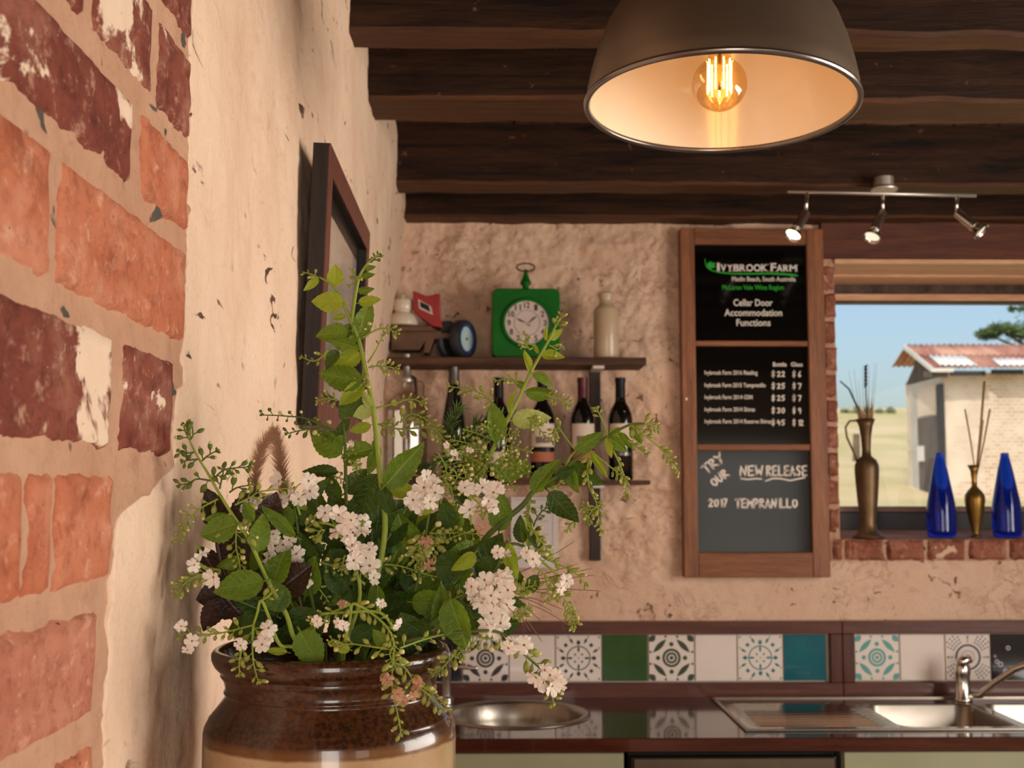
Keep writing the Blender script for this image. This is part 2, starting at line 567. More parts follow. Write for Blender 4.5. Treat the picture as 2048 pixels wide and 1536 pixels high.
# bricks beside the window opening and the sill bricks on edge
def back_brick(x0, x1, z0, z1, seed, yf=Y_BACK - 0.014):
    mb = MB()
    brick_slab(mb, x0, x1, z0, z1, lambda a, b, h: (a, yf - h, b), seed, 0.010, 0.006, 0.003, 0.009)
    mb.box(x0 + 0.004, x1 - 0.004, yf, Y_BACK + 0.12, z0 + 0.004, z1 - 0.004)
    obj('brick', mb, m_brick_quoin, wall_back, recalc=False, smooth=False)
zz, k = WZ0 + 0.02, 0
while zz < WZ1 - 0.06:
    h = 0.072 + 0.012 * random.random()
    back_brick(WX0 - 0.040 - (0.02 if k % 2 else 0.0), WX0 - 0.001 + 0.006 * random.random(), zz, zz + h, k * 3.7)
    zz += h + 0.010
    k += 1
xx = WX0 - 0.025
SILLW = [0.028, 0.118, 0.118, 0.118, 0.118, 0.05, 0.118, 0.118, 0.118, 0.118, 0.118]
for k, w in enumerate(SILLW):
    if xx > WX1 - 0.05:
        break
    back_brick(xx, xx + w, WZ0 - 0.066, WZ0 - 0.002, 40 + k * 2.3, Y_BACK - 0.02)
    xx += w + 0.012
mbm = MB()
patch_grid(mbm, span(WX0 - 0.035, WX0, 0.012), span(WZ0 - 0.07, WZ1, 0.02), lambda x, z: (x, Y_BACK - 0.010 + 0.004 * fbm(x * 30, z * 30), z))
patch_grid(mbm, span(WX0 - 0.03, WX1, 0.02), span(WZ0 - 0.066, WZ0 - 0.003, 0.012), lambda x, z: (x, Y_BACK - 0.012 + 0.004 * fbm(x * 30, z * 30), z))
mbm.hexa([(WX0 - 0.03, Y_BACK - 0.012, WZ0 - 0.03), (WX1, Y_BACK - 0.012, WZ0 - 0.03), (WX1, 4.2, WZ0 - 0.03), (WX0 - 0.03, 4.2, WZ0 - 0.03),
          (WX0 - 0.03, Y_BACK - 0.012, WZ0 - 0.004), (WX1, Y_BACK - 0.012, WZ0 - 0.004), (WX1, 4.2, WZ0 + 0.014), (WX0 - 0.03, 4.2, WZ0 + 0.014)])
obj('mortar', mbm, m_mortar, wall_back, recalc=False)
# lintel and its pale soffit boards
mb = MB(); mb.box(WX0 - 0.045, X_RIGHT, Y_BACK - 0.03, Y_BACK + 0.09, WZ1, Z_BEAM + 0.01)
tl = struct('trim_1', mb, m_lintel, bevel=0.004)
tl['label'] = 'red-brown timber lintel over the window'
mb = MB(); mb.box(WX0, WX1, Y_BACK + 0.09, Y_BACK + 0.24, WZ1 - 0.004, WZ1 + 0.02)
obj('soffit_board', mb, m_pale_wood, tl, bevel=0.002)
mb = MB(); mb.box(WX0, WX1, Y_BACK - 0.022, Y_BACK + 0.088, WZ1 - 0.016, WZ1 - 0.001)
obj('soffit_board', mb, m_pale_wood, tl, bevel=0.002)
mb = MB(); mb.box(WX0, WX1, Y_BACK + 0.24, Y_BACK + 0.4, WZ1 - 0.012, WZ1 + 0.01)
obj('soffit_board', mb, m_pale_wood, tl, bevel=0.002)

# ---- the window itself
YW = 4.2
win = thing('window_1', 'wide timber window looking out on a farm shed', None, (WX0, YW, WZ0), kind='structure')
def wz(py):
    return at(1850, py, YW).z
mb = MB(); mb.box(WX0 - 0.05, WX1 + 0.05, YW, YW + 0.06, wz(588), wz(552))
obj('head_strip', mb, m_dark_strip, win)
mb = MB(); mb.box(WX0 - 0.05, WX1 + 0.05, YW - 0.012, YW + 0.06, wz(602), wz(589))
obj('window_frame', mb, m_pale_wood, win, bevel=0.002)
m_dark_paint = simple('dark_paint', (36, 26, 22), (56, 42, 34), 14, rough=0.5)
mb = MB(); mb.box(WX0 - 0.05, WX1 + 0.05, YW + 0.005, YW + 0.05, wz(606), wz(602))
obj('window_bead', mb, m_dark_paint, win)
mb = MB(); mb.box(WX0 - 0.05, WX1 + 0.05, YW + 0.0, YW + 0.05, wz(1080), wz(1024))
obj('bottom_rail', mb, m_dark_paint, win, bevel=0.003)
m_brown_paint = simple('brown_paint', (120, 84, 62), (140, 100, 76), 14, rough=0.5)
mb = MB(); mb.box(WX0 - 0.05, WX1 + 0.05, YW - 0.006, YW + 0.05, wz(1024), wz(1013))
obj('window_bead', mb, m_brown_paint, win, bevel=0.002)
for xa in (WX0 + 0.0, WX1 - 0.045):
    mb = MB(); mb.box(xa, xa + 0.045, YW - 0.004, YW + 0.05, wz(1056), wz(588))
    obj('window_frame', mb, m_brown_paint, win, bevel=0.003)
m_pane = thin_glass('window_glass', (0.97, 0.985, 0.98, 1), 0.002, 0.0, 0.02)
mb = MB(); mb.box(WX0, WX1, YW + 0.02, YW + 0.024, wz(1020), wz(602))
obj('pane', mb, m_pane, win)

# ---- ceiling: boards over heavy hewn beams
mb = MB(); mb.box(X_LEFT - 0.1, X_RIGHT + 0.1, Y_REAR - 0.1, Y_BACK + 0.1, Z_BOARD + 0.025, Z_BOARD + 0.2)
ceiling = struct('ceiling', mb, m_board)
ceiling['label'] = 'low ceiling of dark boards on hewn beams'
xx = X_LEFT - 0.05
while xx < X_RIGHT:
    w = 0.115 + 0.02 * random.random()
    mb = MB(); mb.box(xx, xx + w - 0.007, Y_REAR, Y_BACK + 0.05, Z_BOARD - 0.003 * random.random(), Z_BOARD + 0.024)
    obj('ceiling_board', mb, m_board, ceiling)
    xx += w
BEAMS = [(-1.6, -1.47, 0), (-0.75, -0.62, 0), (0.1, 0.23, 0), (0.95, 1.06, 0), (1.72, 1.83, 0), (2.185, 2.275, 0.004), (2.575, 2.745, 0.006), (3.28, 3.40, -0.002), (3.70, 3.83, 0.0)]
for bi, (y0, y1, dz) in enumerate(BEAMS):
    mb = MB()
    n = 90
    rings = []
    for i in range(n + 1):
        x = X_LEFT - 0.06 + (X_RIGHT + 0.1 - X_LEFT) * i / n
        s = 0.006
        j = [s * fbm(x * 5, bi * 3.1 + c * 1.7, 0, 3) for c in range(4)]
        zb = Z_BEAM + dz
        c = 0.008
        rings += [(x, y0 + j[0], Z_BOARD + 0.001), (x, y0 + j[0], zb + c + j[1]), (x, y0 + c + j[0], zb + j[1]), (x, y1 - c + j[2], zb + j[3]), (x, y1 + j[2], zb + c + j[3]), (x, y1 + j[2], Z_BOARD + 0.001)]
    for c in range(6):
        base = len(mb.v)
        ids = []
        for i in range(n):
            a, b = i * 6 + c, i * 6 + (c + 1) % 6
            ids.append((a, b, b + 6, a + 6))
        if c == 0:
            mb.add(rings, ids, 0)
        else:
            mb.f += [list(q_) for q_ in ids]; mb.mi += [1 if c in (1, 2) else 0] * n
    obj('ceiling_beam', mb, [m_beam, m_beam_lit_under], ceiling, auto=True)

# ---- floor, right wall with its window, rear wall with openings added for its lights
mb = MB(); mb.box(X_LEFT - 0.3, X_RIGHT + 0.2, Y_REAR - 0.2, Y_BACK + 0.3, -0.12, 0.0)
floor = struct('floor', mb, m_floor)
mb = MB()
for a in [(Y_REAR - 0.2, 0.28, 0, 2.75), (2.22, 4.2, 0, 2.75), (0.28, 2.22, 0, 1.02), (0.28, 2.22, 2.22, 2.75)]:
    mb.box(X_RIGHT, X_RIGHT + 0.25, a[0], a[1], a[2], a[3])
struct('wall_right', mb, m_white_wall)
w2 = thing('window_2', 'side window letting daylight in', None, (X_RIGHT, 1.25, 1.02), kind='structure')
for a in [(0.28, 0.34, 1.02, 2.22), (2.16, 2.22, 1.02, 2.22), (0.34, 2.16, 1.02, 1.07), (0.34, 2.16, 2.17, 2.22), (1.23, 1.27, 1.07, 2.17)]:
    mb = MB(); mb.box(X_RIGHT + 0.02, X_RIGHT + 0.08, a[0], a[1], a[2], a[3])
    obj('window_frame', mb, m_brown_paint, w2)
mb = MB()
for a in [(X_LEFT - 0.4, -0.17, 0, 2.75), (2.47, X_RIGHT + 0.2, 0, 2.75), (0.67, 1.53, 0, 2.75), (-0.17, 0.67, 2.12, 2.75), (1.53, 2.47, 1.9, 2.75), (1.53, 2.47, 0, 0.95)]:
    mb.box(a[0], a[1], Y_REAR - 0.25, Y_REAR, a[2], a[3])
struct('wall_rear', mb, m_white_wall)
d1 = thing('added_doorway', 'added rear doorway around the fill light', None, (0.25, Y_REAR, 0), kind='structure')  # unseen doorway added to hold the rear fill light
for a in [(-0.17, -0.12, 0, 2.12), (0.62, 0.67, 0, 2.12), (-0.12, 0.62, 2.06, 2.12)]:
    mb = MB(); mb.box(a[0], a[1], Y_REAR - 0.12, Y_REAR - 0.02, a[2], a[3])
    obj('added_door_frame', mb, m_brown_paint, d1)

# ================================================================== OUTDOORS
m_grass = simple('dry_grass', (206, 182, 138), (176, 164, 104), 0.35, rough=0.9, lo=0.4, hi=0.65)
def ground_z(y):
    pts = [(4.3, 0.2), (8, 0.5), (14, 1.15), (25, 1.36), (40, 3.0), (60, 5.35), (90, 8.6), (140, 13.0)]
    for (a, za), (b, zb) in zip(pts, pts[1:]):
        if y <= b:
            return za + (zb - za) * (y - a) / (b - a)
    return pts[-1][1]
mb = MB()
patch_grid(mb, span(-30, 90, 3), [4.45, 5, 6, 7, 8, 10, 12, 14, 18, 22, 25, 29, 34, 40, 47, 54, 60, 66], lambda x, y: (x, y, ground_z(y) + 0.05 * fbm(x * .3, y * .3)))
ground = struct('ground', mb, m_grass, smooth=True, recalc=False)
ground['label'] = 'dry paddock rising beyond the window'
mb = MB(); mb.box(-30, 40, -30, Y_REAR - 0.25, -0.3, -0.1); mb.box(X_RIGHT + 0.25, 40, Y_REAR - 0.25, 4.45, -0.3, -0.1)
yard = struct('yard', mb, m_grass)
yard['label'] = 'yard around the building'

m_shed_wall = None
t = NT('shed_brick')
v = t.coords((1, 1, 1), (pi / 2, 0, 0))
bt = t.n('ShaderNodeTexBrick')
bt.inputs['Color1'].default_value = lin((214, 190, 164)); bt.inputs['Color2'].default_value = lin((188, 160, 134)); bt.inputs['Mortar'].default_value = lin((232, 216, 196))
bt.inputs['Scale'].default_value = 3.2; bt.inputs['Mortar Size'].default_value = 0.022
t.l(v, bt.inputs['Vector'])
col = t.mix(t.ramp(t.noise(v, 1.6, 6), [(0.4, 0.0), (0.65, 0.8)]), bt.outputs['Color'], lin((226, 208, 186)))
t.bsdf(col, 0.9, 0, 0.2, t.bump(bt.outputs['Fac'], 0.3, 0.02))
m_shed_wall = t.m
m_render = simple('shed_render', (204, 198, 188), (182, 172, 160), 2.0, rough=0.9)
m_shed_dark = simple('shed_door_wood', (66, 56, 52), (112, 98, 88), 3, (8, 8, 0.5), rough=0.85)
m_rust = simple('rusty_iron', (148, 92, 76), (198, 150, 126), 1.3, (2, 0.5, 0.5), rough=0.7, lo=0.38, hi=0.62)
m_zinc = simple('pale_iron', (226, 222, 214), (208, 202, 192), 2, rough=0.6)
m_black = simple('black_matter', (24, 22, 20), (36, 32, 30), 10, rough=0.8)
SY = 25.0
shed = thing('farm_shed', 'pale brick farm shed with rusty corrugated iron roof seen through the window', 'shed', (at(1885, 1000, SY).x, SY + 2, ground_z(SY)))
g0 = ground_z(SY) - 0.3
def sx(px): return at(px, 800, SY).x
def sz(py): return at(1900, py, SY).z
xw = sx(1888)
def gy(px): return on_left(px, 800, xw).y
YE, YK = SY + 2.3, SY + 1.25                       # back wall line and ridge line
rz0, rz1 = sz(738), at(1800, 690, YK).z
ex0 = sx(1860)
mb = MB(); mb.box(xw, xw + 10, SY, SY + 0.25, g0, sz(745))
obj('front_wall', mb, m_shed_wall, shed)
mb = MB(); mb.box(xw, xw + 10, YE - 0.25, YE, g0, sz(745))
obj('back_wall', mb, m_shed_wall, shed)
mb = MB(); mb.prism([(SY + 0.25, g0), (YE - 0.25, g0), (YE - 0.25, sz(745)), (YK, rz1 - 0.12), (SY + 0.25, sz(745))], lambda p_, q_, d: (xw + d, p_, q_), 0.2)
obj('side_wall', mb, m_render, shed)
mb = MB(); mb.box(xw - 0.03, xw - 0.002, SY + 0.05, gy(1838), sz(826), sz(765))
obj('door_panel', mb, m_shed_wall, shed)
for pa, pb in ((1838, 1851), (1852, 1864), (1865, 1880)):
    mb = MB(); mb.box(xw - 0.05, xw - 0.003, gy(pb), gy(pa), g0, sz(829))
    obj('door_plank', mb, m_shed_dark, shed)
mb = MB(); mb.box(xw - 0.09, xw - 0.002, SY - 0.03, gy(1880) - 0.01, g0, sz(768))
obj('door_post', mb, m_black, shed)
mb = MB(); mb.box(xw - 0.12, xw - 0.051, gy(1850), gy(1842), sz(920), sz(888))
obj('meter_box', mb, m_zinc, shed)
mb = MB(); mb.box(sx(1893), sx(1960), SY - 0.34, SY - 0.22, rz0 - 0.17, rz0 - 0.07); mb.box(sx(1975), sx(2036), SY - 0.34, SY - 0.22, rz0 - 0.13, rz0 - 0.04)
obj('gutter', mb, m_black, shed)
mb = MB(); mb.box(xw - 0.5, xw, SY - 0.28, SY - 0.2, rz0 - 0.2, rz0 - 0.08)
obj('eave_beam', mb, m_shed_dark, shed)
# roof sheets on both slopes
def roof_sheet(x0, x1, mat, a=0.0, b=1.0, lift=0.0, back=False):
    mb = MB()
    n = int((x1 - x0) / 0.02)
    yA, yB = SY - 0.35, YK
    def fn(u, w):
        w = a + (b - a) * w
        x = x0 + (x1 - x0) * u
        y = yA + (yB - yA) * w
        return (x, 2 * YK - y if back else y, rz0 + (rz1 - rz0) * w + 0.02 * sin(x * 2 * pi / 0.13) + lift)
    mb.grid(n, 2, fn)
    o = obj('roof_sheet', mb, mat, shed, smooth=True)
    md = o.modifiers.new('thickness', 'SOLIDIFY'); md.thickness = 0.008
xs_ = ex0 - 0.05
while xs_ < ex0 + 10:
    roof_sheet(xs_, xs_ + 0.78, m_rust, 0, 0.52, 0.0)
    roof_sheet(xs_, xs_ + 0.78, m_rust, 0.5, 1.0, 0.012)
    roof_sheet(xs_, xs_ + 0.78, m_rust, 0.42, 1.0, 0.0, True)
    xs_ += 0.76
roof_sheet(sx(1872), sx(1946), m_zinc, 0.02, 0.44, 0.03)
roof_sheet(sx(1992), sx(2080), m_zinc, 0.02, 0.32, 0.03)
mb = MB(); mb.box(ex0 - 0.08, sx(1895), SY - 0.4, SY - 0.35, rz0 - 0.10, rz0 - 0.02)
obj('fascia', mb, m_zinc, shed)
mb = MB(); mb.prism([(SY - 0.36, rz0 - 0.10), (YK, rz1 - 0.10), (YK, rz1 + 0.01), (SY - 0.36, rz0 + 0.01)], lambda p_, q_, d: (ex0 - 0.09 + d, p_, q_), 0.03)
obj('bargeboard', mb, m_zinc, shed)
mb = MB(); mb.prism([(SY + 0.1, sz(752)), (YE - 0.1, sz(752)), (YK, rz1 - 0.16)], lambda p_, q_, d: (xw - 0.03 + d, p_, q_), 0.026)
obj('gable', mb, m_shed_dark, shed)

# trees: leafy clumps on trunks
m_leaf_far = simple('far_foliage', (52, 72, 36), (104, 122, 66), 1.2, rough=0.9)
m_bark = simple('bark', (92, 76, 62), (120, 100, 82), 4, rough=0.9)
def far_tree(label, base, trunk_h, clumps, group=None, leaf=0.16, n=420):
    tr = thing('gum_tree', label, 'tree', base, group)
    b = Vector(base)
    mb = MB()
    top = b + Vector((0.1, 0, trunk_h))
    mb.tube([b - Vector((0, 0, 0.3)), b + Vector((0.1, 0, trunk_h * 0.5)), top], [0.22, 0.17, 0.11], 8)
    for c, r in clumps:
        mb.tube([b + Vector((0.1, 0, trunk_h * 0.7)), (top + Vector(c)) / 2, Vector(c)], [0.09, 0.06, 0.02], 6)
    obj('trunk', mb, m_bark, tr, smooth=True)
    for ci, (c, r) in enumerate(clumps):
        mb = MB()
        rnd = random.Random(ci * 17 + 3)
        for i in range(n):
            d = Vector((rnd.gauss(0, 1), rnd.gauss(0, 1), rnd.gauss(0, 0.7)))
            d = d.normalized() * (rnd.random() ** 0.4)
            p = Vector(c) + Vector((d.x * r[0], d.y * r[0], d.z * r[1]))
            u = Vector((rnd.gauss(0, 1), rnd.gauss(0, 1), rnd.gauss(0, 1))).normalized()
            w = u.orthogonal().normalized()
            s = leaf * (0.6 + 0.8 * rnd.random())
            mb.add([p, p + u * s + w * s * 0.35, p + u * 2 * s, p + u * s - w * s * 0.35], [(0, 1, 2, 3)])
        o = obj('foliage', mb, m_leaf_far, tr, recalc=False)
        o['kind'] = 'stuff'
TY = 36.0
c0 = at(2010, 664, TY)
far_tree('grey-green spreading tree showing above the shed roof', (c0.x + 1.2, TY, ground_z(TY) - 0.1), c0.z - ground_z(TY) - 0.8,
         [(tuple(at(1975, 668, TY)), (0.35, 0.16)), (tuple(at(2000, 658, TY)), (0.42, 0.2)), (tuple(at(2046, 666, TY)), (0.5, 0.3)), (tuple(at(2075, 655, TY)), (0.8, 0.6))], None, 0.07, 700)
c0 = at(2060, 618, 30)
far_tree('tall tree at the window edge, only twig ends in view', (c0.x + 3.0, 30, ground_z(30) - 0.1), 4.2,
         [(tuple(at(2044, 618, 30)), (0.12, 0.08)), (tuple(at(2024, 618, 30)), (0.05, 0.04)), (tuple(at(2085, 600, 30)), (0.5, 0.4))], None, 0.05, 160)
for i, px in enumerate([1690, 1712, 1735, 1758, 1781]):
    p = at(px, 813, 60)
    sh = thing('hedge_shrub', ['leftmost', 'second from left', 'middle', 'second from right', 'rightmost'][i] + ' low green shrub of the row on the paddock skyline', 'shrub', (p.x, 60, ground_z(60)), 'shrubs on the skyline')
    mb = MB()
    rnd = random.Random(i + 50)
    for k in range(200):
        d = Vector((rnd.gauss(0, 1), rnd.gauss(0, 0.6), abs(rnd.gauss(0, 0.6)))).normalized() * rnd.random() ** 0.4
        c = Vector((p.x + d.x * 0.21, 60 + d.y * 0.4, ground_z(60) - 0.02 + d.z * (0.26 + 0.1 * (i % 3))))
        u = Vector((rnd.gauss(0, 1), rnd.gauss(0, 1), rnd.gauss(0, 1))).normalized(); w = u.orthogonal().normalized(); s = 0.07
        mb.add([c, c + u * s + w * s * 0.4, c + u * 2 * s, c + u * s - w * s * 0.4], [(0, 1, 2, 3)])
    o = obj('foliage', mb, m_leaf_far, sh, recalc=False); o['kind'] = 'stuff'
    mb = MB(); mb.tube([(p.x, 60, ground_z(60) - 0.1), (p.x, 60, ground_z(60) + 0.12)], 0.03, 6)
    obj('stem', mb, m_bark, sh)
for px, yb, yt, Y in ((1712, 905, 868, 34),):
    p = at(px, yb, Y)
    mb = MB(); mb.tube([(p.x, Y, ground_z(Y) - 0.1), (p.x + 0.02, Y, at(px, yt, Y).z)], [0.11, 0.09], 8)
    tag(obj('fence_post', mb, m_bark), 'weathered wooden post standing in the paddock', 'post')

# ================================================================== LIGHT FITTINGS
m_bronze = NT('brushed_bronze')
v = m_bronze.coords((1, 1, 4))
m_bronze.bsdf(m_bronze.ramp(m_bronze.noise(v, 3, 4), [(0.3, lin((118, 100, 84))), (0.7, lin((130, 112, 95)))]), 0.42, 0.8, 0.5)
m_bronze = m_bronze.m
m_enamel = simple('white_enamel', (244, 226, 200), (240, 220, 192), 5, rough=0.15, coat=0.4)
m_rim = simple('rim_steel', (120, 112, 108), (140, 132, 128), 5, rough=0.25, metal=0.9)
m_bulb_glass = thin_glass('amber_bulb_glass', (0.93, 0.78, 0.52, 1), 0.05, 0.02)
m_filament = emit('filament_glow', (255, 190, 106), 22.0)
m_brass = simple('socket_brass', (150, 110, 60), (170, 130, 76), 8, rough=0.35, metal=0.9)
m_cord = simple('black_cord', (22, 20, 18), (30, 27, 24), 30, rough=0.7)
m_chrome = simple('chrome', (214, 208, 200), (226, 220, 212), 5, rough=0.22, metal=1.0)
m_nickel = simple('satin_nickel', (196, 186, 174), (208, 198, 186), 5, rough=0.42, metal=0.9)

LC = at(1442, 212, 1.54)
LT = Matrix.Rotation(radians(-3.0), 3, 'X') @ Matrix.Rotation(radians(1.6), 3, 'Y')
lamp = thing('pendant_lamp', 'large brushed bronze dome pendant lamp with white inside and glowing bulb', 'lamp', LC)
R0 = 0.178
prof = [(R0, 0.0), (R0 * .992, 0.02), (R0 * .965, 0.045), (R0 * .92, 0.075), (R0 * .86, 0.105), (R0 * .765, 0.137), (R0 * .64, 0.163), (R0 * .47, 0.185), (R0 * .3, 0.197), (0.032, 0.203)]
pf = []
for (a, b) in zip(prof, prof[1:]):
    for k in range(3):
        pf.append((a[0] + (b[0] - a[0]) * k / 3, a[1] + (b[1] - a[1]) * k / 3))
pf.append(prof[-1])
mb = MB(); mb.lathe(pf, LC, 96, 0, LT)
obj('shade', mb, m_bronze, lamp, smooth=True)
mb = MB(); mb.lathe([(r - 0.0035, max(z - 0.002, 0.0015)) for r, z in pf] + [(0.001, 0.2)], LC, 96, 0, LT)
obj('shade_lining', mb, m_enamel, lamp, smooth=True)
mb = MB(); mb.lathe([(R0 - 0.001 + 0.0042 * cos(a), 0.0005 + 0.0042 * sin(a)) for a in [2 * pi * i / 10 for i in range(11)]], LC, 96, 0, LT)
obj('rim', mb, m_rim, lamp, smooth=True)
mb = MB(); mb.lathe([(0.034, 0.2), (0.034, 0.245), (0.028, 0.262), (0.012, 0.272), (0.004, 0.274)], LC, 32, 0, LT)
obj('cap', mb, m_bronze, lamp, auto=True)
BC = LC + LT @ Vector((-0.002, 0.0, 0.030))
mb = MB()
rb = 0.036
prof = [(rb * sin(a), -rb * cos(a)) for a in [pi * i / 24 * 0.86 for i in range(25)]]
zt = prof[-1][1]
prof += [(0.0145, zt + 0.012), (0.0135, zt + 0.024), (0.0135, zt + 0.04)]
mb.lathe(prof, BC, 40, 0, LT)
bulb = obj('bulb', mb, m_bulb_glass, lamp, smooth=True)
mb = MB()
for i in range(9):
    a = 2 * pi * i / 9
    p = lambda r, z, a=a: BC + LT @ Vector((r * cos(a), r * sin(a), z))
    mb.tube([p(0.0155, -0.012), p(0.0155, 0.032)], 0.0011, 6)
obj('filament', mb, m_filament, bulb)
mb = MB(); mb.tube([BC + LT @ Vector((0, 0, -0.008)), BC + LT @ Vector((0, 0, 0.06))], 0.0022, 8)
obj('stem', mb, m_brass, bulb, smooth=True)
mb = MB(); mb.lathe([(0.001, zt + 0.036), (0.019, zt + 0.036), (0.021, zt + 0.05), (0.021, 0.174 - 0.03), (0.001, 0.174 - 0.03)], BC, 24, 0, LT)
obj('socket', mb, m_brass, lamp, auto=True)
top = LC + LT @ Vector((0, 0, 0.272))
mb = MB(); mb.tube([top, top + Vector((0.001, 0, 0.06)), Vector((top.x, top.y, Z_BOARD - 0.02))], 0.0035, 8)
obj('cord', mb, m_cord, lamp, smooth=True)
mb = MB(); mb.lathe([(0.001, -0.03), (0.03, -0.03), (0.05, -0.005), (0.05, 0.0)], (top.x, top.y, Z_BOARD - 0.003), 32)
obj('ceiling_rose', mb, m_bronze, lamp, auto=True)
pl = light('pendant_glow', 'POINT', BC, None, 0.12, (1.0, 0.56, 0.22), shadow_soft_size=0.02)
pl.parent = lamp; pl.matrix_local = Matrix.Translation(BC - LC)
# the bulb seen from the ceiling: nothing else lights it

# spotlights on a bar
YT = 3.25
tA, tB = at(1575, 383, YT), at(1952, 391, YT)
track = thing('track_light', 'chrome bar with three small spotlights above the menu board', 'light', at(1768, 370, YT))
mb = MB(); mb.tube([tA, tB], 0.0055, 10)
obj('bar', mb, m_nickel, track, smooth=True)
mc = at(1768, 381, YT)
mb = MB(); mb.lathe([(0.001, 0), (0.036, 0.0), (0.038, 0.004), (0.030, 0.010), (0.027, 0.012), (0.027, 0.036), (0.001, 0.037)], mc, 32)
obj('mount', mb, m_nickel, track, auto=True)
mb = MB(); mb.box(mc.x - 0.02, mc.x + 0.02, YT, 3.285, mc.z + 0.012, mc.z + 0.034); obj('mount_arm', mb, m_nickel, track)
m_spot_lit = emit('spot_lit', (255, 226, 176), 7.0)
m_spot_pale = emit('spot_glow', (255, 236, 204), 1.1)
for (jx, jy, kx, ky, ex, ey, dy, mt) in [(1614, 386, 1612, 425, 1586, 470, -0.03, m_spot_lit), (1765, 390, 1766, 424, 1744, 474, -0.03, m_spot_pale), (1914, 393, 1913, 424, 1962, 463, -0.035, m_spot_pale)]:
    J, K, E = at(jx, jy, YT), at(kx, ky, YT), at(ex, ey, YT + dy)
    d = (E - K).normalized()
    R = d.to_track_quat('Z', 'Y').to_matrix()
    ln = (E - K).length
    mb = MB(); mb.tube([J, (J + K) / 2, K], [0.006, 0.005, 0.0045], 8)
    spot = obj('spotlight', MB().lathe([(0.001, 0.0), (0.0125, 0.002), (0.0135, 0.01), (0.0135, ln * 0.62), (0.015, ln * 0.64), (0.015, ln * 0.74), (0.0125, ln * .76), (0.022, ln * 0.97), (0.0245, ln), (0.0245, ln + .004), (0.021, ln + .002), (0.0185, ln - 0.004)], K, 28, 0, R), m_chrome, track, auto=True)
    obj('swivel', mb, m_chrome, spot, smooth=True)
    obj('lamp_face', MB().lathe([(0.0005, ln - 0.001), (0.012, ln - 0.002), (0.0195, ln - 0.003)], K, 24, 0, R), mt, spot, smooth=True)
sl = light('spot_beam', 'SPOT', at(1583, 476, YT - 0.035), at(1480, 1000, Y_BACK), 3.0, (1.0, 0.74, 0.45), spot_size=radians(70), spot_blend=0.6, shadow_soft_size=0.015)

# ================================================================== PICTURE ON THE LEFT WALL
m_frame_dark = wood('picture_frame_side', (26, 18, 14), (48, 34, 26), 2, 6, 0.5, 0.2)
m_frame_front = wood('picture_frame_front', (92, 52, 42), (124, 74, 60), 2, 5, 0.45, 0.2)
m_print = simple('grey_print', (150, 138, 128), (196, 184, 172), 9, (1, 1, 1), rough=0.12, coat=0.6)
m_mount = simple('black_mount', (18, 16, 16), (28, 25, 24), 8, rough=0.3)
def pt(u, w, d):
    """u along the frame from near (0) to far (1), w up, d out of the frame's back"""
    n0 = Vector((-0.2585, 1.63, CAM.z + 0.086)); f0 = Vector((-0.262, 2.21, CAM.z + 0.084))
    up = Vector((0.012, 0, 0.392))
    out = Vector((1.0, 0.03, -0.03)).normalized()
    return n0 + (f0 - n0) * u + up * w + out * d
pic = thing('picture_frame', 'framed picture with dark wood frame hanging on the left wall', 'picture', pt(0.5, 0, 0))
FD, fu, fw = 0.024, 0.065, 0.10
def bar(u0, u1, w0, w1, d0, d1):
    return [pt(u0, w0, d0), pt(u1, w0, d0), pt(u1, w0, d1), pt(u0, w0, d1), pt(u0, w1, d0), pt(u1, w1, d0), pt(u1, w1, d1), pt(u0, w1, d1)]
for (u0, u1, w0, w1) in [(0, fu, 0, 1), (1 - fu, 1, 0, 1), (fu, 1 - fu, 0, fw), (fu, 1 - fu, 1 - fw, 1)]:
    mb = MB(); mb.hexa(bar(u0, u1, w0, w1, 0, FD - 0.002)); obj('frame_back', mb, m_frame_dark, pic)
    mb = MB(); mb.hexa(bar(u0, u1, w0, w1, FD - 0.002, FD)); obj('frame_face', mb, m_frame_front, pic)
mb = MB(); mb.hexa(bar(fu, 1 - fu, fw, 1 - fw, 0.006, FD - 0.014)); obj('mount', mb, m_mount, pic)
mb = MB(); mb.hexa(bar(fu + 0.05, 1 - fu - 0.09, fw + 0.05, 1 - fw - 0.08, FD - 0.014, FD - 0.0132)); obj('print', mb, m_print, pic)

